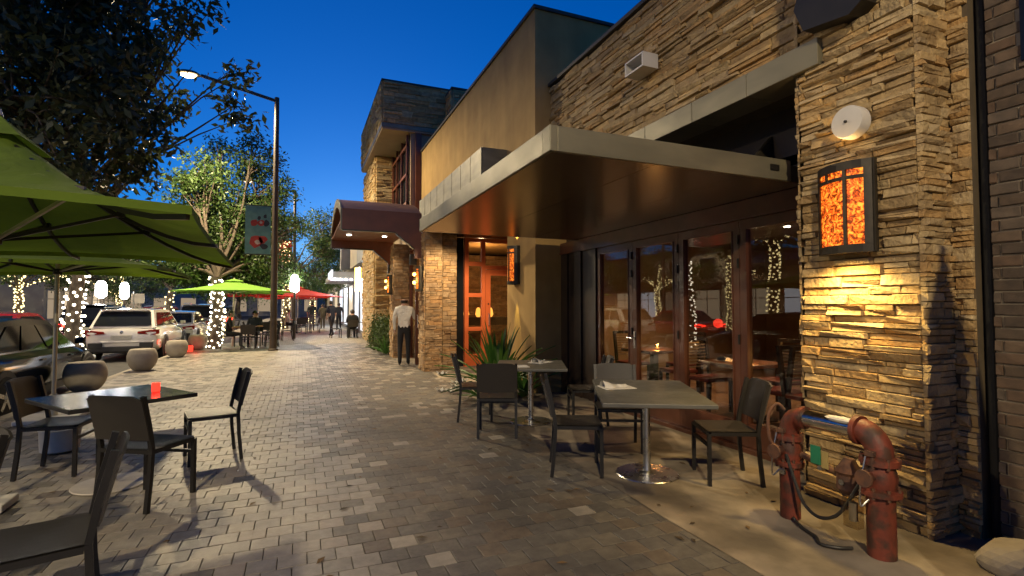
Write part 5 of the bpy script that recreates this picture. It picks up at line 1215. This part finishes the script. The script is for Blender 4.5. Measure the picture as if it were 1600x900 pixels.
def stand(h=1.74, lean=0., arms=((.22, -.02), (.22, -.02)), step=0., reach=None):
    k = h / 1.74; J = dict(pelvis=(0, 0, .93), waist=(0, .01, 1.08), chest=(0, lean * .6, 1.33), neck=(0, lean + .005, 1.50), head=(0, lean + .02, 1.60), crown=(0, lean + .02, 1.67))
    for s_, sg in (('l', -1), ('r', 1)):
        st_ = step * sg; J['hip' + s_] = (sg * .09, 0, .88); J['kne' + s_] = (sg * .10, .03 + st_ * .5, .49); J['ank' + s_] = (sg * .10, st_ - (.03 if st_ < 0 else 0), .085 + (.02 if st_ < 0 else 0)); J['toe' + s_] = (sg * .115, st_ + .13, .035)
        ax, ay = arms[0 if s_ == 'l' else 1]; J['sho' + s_] = (sg * .19, lean * .8, 1.42); J['elb' + s_] = (sg * (ax + .03), ay + lean * .5, 1.14); J['wri' + s_] = (sg * (ax + .02), ay + .1, .90); J['han' + s_] = (sg * (ax + .01), ay + .13, .82)
        if reach and s_ in reach: J['elb' + s_] = (sg * .26, .12, 1.18); J['wri' + s_] = (sg * .24, .34, 1.22); J['han' + s_] = (sg * .23, .42, 1.22)
    return {n_: (x * k, y * k, z * k) for n_, (x, y, z) in J.items()}
def sit():
    J = dict(pelvis=(0, 0, .52), waist=(0, .0, .68), chest=(0, .05, .93), neck=(0, .08, 1.10), head=(0, .10, 1.20), crown=(0, .10, 1.27))
    for s_, sg in (('l', -1), ('r', 1)):
        J['hip' + s_] = (sg * .09, .02, .53); J['kne' + s_] = (sg * .12, .44, .52); J['ank' + s_] = (sg * .12, .42, .09); J['toe' + s_] = (sg * .12, .56, .035); J['sho' + s_] = (sg * .19, .06, 1.02); J['elb' + s_] = (sg * .25, .12, .76); J['wri' + s_] = (sg * .16, .34, .76); J['han' + s_] = (sg * .13, .41, .76)
    return J
def outfit(top, legs, sleeve='skin'): return dict(t=top, u=top, f=sleeve, h='skin', p=legs, s='shoe')
person('person in white long-sleeved shirt and black trousers, back turned, at the open entrance door', (2.42, 13.0, .002), RAD(-14), stand(1.74, 0, ((.22, .0), (.24, .04)), .03, reach='r'), outfit('shirt_white', 'cloth_black', 'shirt_white'), bald=True)
person('person in dark teal top and dark trousers walking at the left of the group', tuple(gpt(487, 517)), RAD(0), stand(1.74, .02, step=.14), outfit('cloth_teal', 'cloth_grey'))
person('person in olive coat and long skirt walking beside the dark teal top', tuple(gpt(504, 514)), RAD(5), stand(1.62, .03, step=.06), outfit('cloth_olive', 'cloth_olive', 'cloth_olive'))
person('person in dark navy clothes stepping forward in front of the group', tuple(gpt(518, 525)), RAD(35), stand(1.76, .07, step=.22), outfit('cloth_navy', 'cloth_navy'))
person('person in black clothes walking nearest the shops', tuple(gpt(529, 516)), RAD(-5), stand(1.68, .02, step=.10), outfit('cloth_black', 'cloth_black'))

# ================================================================ farther café tables
CT = make_table('x', .75, .75, 'table_black'); cu = False
cafe = [((-1.66, 20.7), 'under the bright green umbrella'), ((-1.2, 24.0), 'behind the tall lamp post'), ((.05, 30.6), 'under the red umbrella by the walkers'), ((2.25, 25.6), 'beside the stone pier of the far shops')]
for (x_, y_), w_ in cafe:
    place(CT, cu, (x_, y_, .002), .3, 'small dark café table ' + w_, 'small café tables along the pavement'); cu = True
    for k, (dx, dy) in enumerate(((-.7, -.1), (.68, .1), (0, -.72), (.1, .72))):
        if w_.startswith('beside') and k == 1: continue
        place(CH, True, (x_ + dx, y_ + dy, .002), face(-dx, -dy), f'black café chair {("left of", "right of", "near side of", "far side of")[k]} the table ' + w_, 'café chairs along the pavement')
def seated(tbl, k, top, lb):
    (x_, y_), _ = cafe[tbl]; dx, dy = ((-.7, -.1), (.68, .1), (0, -.72), (.1, .72))[k]; dv = Vector((dx, dy, 0)); p = Vector((x_, y_, .0)) + dv * 1.04
    person(lb, (p.x, p.y, -.02), face(-dx, -dy), sit(), outfit(top, 'cloth_black'))
seated(0, 0, 'cloth_black', 'seated person in black at the café table under the bright green umbrella'); seated(0, 3, 'cloth_navy', 'seated person in dark navy top at the café table under the bright green umbrella')
seated(3, 2, 'cloth_black', 'seated person in black, back turned, at the café table by the far shops'); seated(3, 3, 'cloth_grey', 'seated person in grey facing us at the café table by the far shops')
seated(2, 0, 'shirt_white', 'seated person in white at the café table under the red umbrella')

# ================================================================ buildings across the road
def shop(name, label, x, y0, y1, h, wall, roofz, wins, awn=None):
    t_ = thing(name, label, 'building', (x, (y0 + y1) / 2, 0), 0, 'buildings across the road'); hy = (y1 - y0) / 2
    MB().b2((-8, -hy, 0), (0, hy, h)).build('wall', wall, t_); MB().b2((-8.2, -hy - .15, h), (.25, hy + .15, h + .35)).build('roof', 'roof_dark', t_)
    n = max(2, int((y1 - y0) / 3)); st_ = (2 * hy) / n
    for i in range(n):
        c = -hy + st_ * (i + .5); w_ = st_ * .34
        fo = MB().b2((0, c - w_ - .08, .45), (.06, c + w_ + .08, 2.75)).build('window', 'wall_grey', t_); MB().b2((.061, c - w_, .55), (.075, c + w_, 2.65)).build('pane', wins[i % len(wins)], fo); MB().b2((.076, c - .03, .55), (.10, c + .03, 2.65)).b2((.076, c - w_, 2.0), (.095, c - .03, 2.05)).b2((.076, c + .03, 2.0), (.095, c + w_, 2.05)).build('mullion', 'roof_dark', fo)
        if h > 4.6: f2 = MB().b2((0, c - w_ * .6 - .06, 3.5), (.05, c + w_ * .6 + .06, h - .5)).build('window', 'wall_grey', t_); MB().b2((.051, c - w_ * .6, 3.56), (.06, c + w_ * .6, h - .56)).build('pane', 'car_glass', f2)
    if awn: MB().prism([(0.08, -hy + .3, 3.2), (1.4, -hy + .3, 2.75), (1.4, -hy + .3, 2.65), (0.08, -hy + .3, 2.9)], (0, 2 * hy - .6, 0)).build('awning', awn, t_)
shop('shop_building', 'low dark-awninged shop across the road behind the black car', -19.5, 17, 27, 4.0, 'wall_tan', 4, ['shop_warm', 'shop_white', 'shop_warm'], 'awning_dark')
shop('shop_building', 'cream shop across the road left of the glowing lamps', -19.5, 28, 42, 5.6, 'wall_cream', 5, ['shop_warm', 'shop_dim', 'shop_white'], 'awning_dark')
shop('shop_building', 'pale two storey building far across the road behind the parked cars', -17.5, 48, 66, 6.2, 'wall_cream', 6, ['shop_dim', 'shop_warm'])
shop('shop_building', 'pale building across the road reflected in the glass doors', -19.5, 4, 16, 5.4, 'wall_cream', 5, ['shop_white', 'shop_dim'], None)
shop('shop_building', 'long grey building across the road behind the camera', -19.5, -14, 3, 5.4, 'wall_grey', 5, ['shop_dim', 'shop_warm'], 'awning_dark')
eb = thing('end_building', 'low cream building closing the far end of the road', 'building', (-9, 84, 0)); MB().b2((-14, 0, 0), (16, 6, 5)).build('wall', 'wall_cream', eb); MB().b2((-14.3, -.3, 5), (16.3, 6.3, 5.5)).build('roof', 'roof_dark', eb)
for k in range(9): fo = MB().b2((-13 + k * 3.2, -.06, .6), (-11 + k * 3.2, 0, 2.7)).build('window', 'wall_grey', eb); MB().b2((-12.9 + k * 3.2, -.075, .7), (-11.1 + k * 3.2, -.061, 2.6)).build('pane', 'shop_dim', fo)

# ---- fallen leaves and litter on the paving
r = random.Random(77); fl = MB()
for _ in range(150):
    x_, y_ = r.uniform(-2.5, 3.6), r.uniform(2.4, 11) ; a = r.uniform(0, 6.3); L_ = r.uniform(.02, .05); d_ = Vector((math.cos(a), math.sin(a), 0)); e_ = Vector((-d_.y, d_.x, 0)); p = Vector((x_, y_, .006))
    fl.add([p, p + d_ * L_ + e_ * L_ * .4 + ZP * .006, p + d_ * L_ * 2 + ZP * .002, p + d_ * L_ - e_ * L_ * .4 + ZP * .004], [(0, 1, 2, 3)])
surf('dry_leaf', (.10, .065, .03), (.06, .04, .02), rough=.8, piece=[(1, 1, 1), (.6, .6, .6), (1.6, 1.4, 1)])
o = fl.build('fallen_leaves', 'dry_leaf'); tag(o, 'scattered dry leaves on the pavers', 'leaves', kind='stuff')
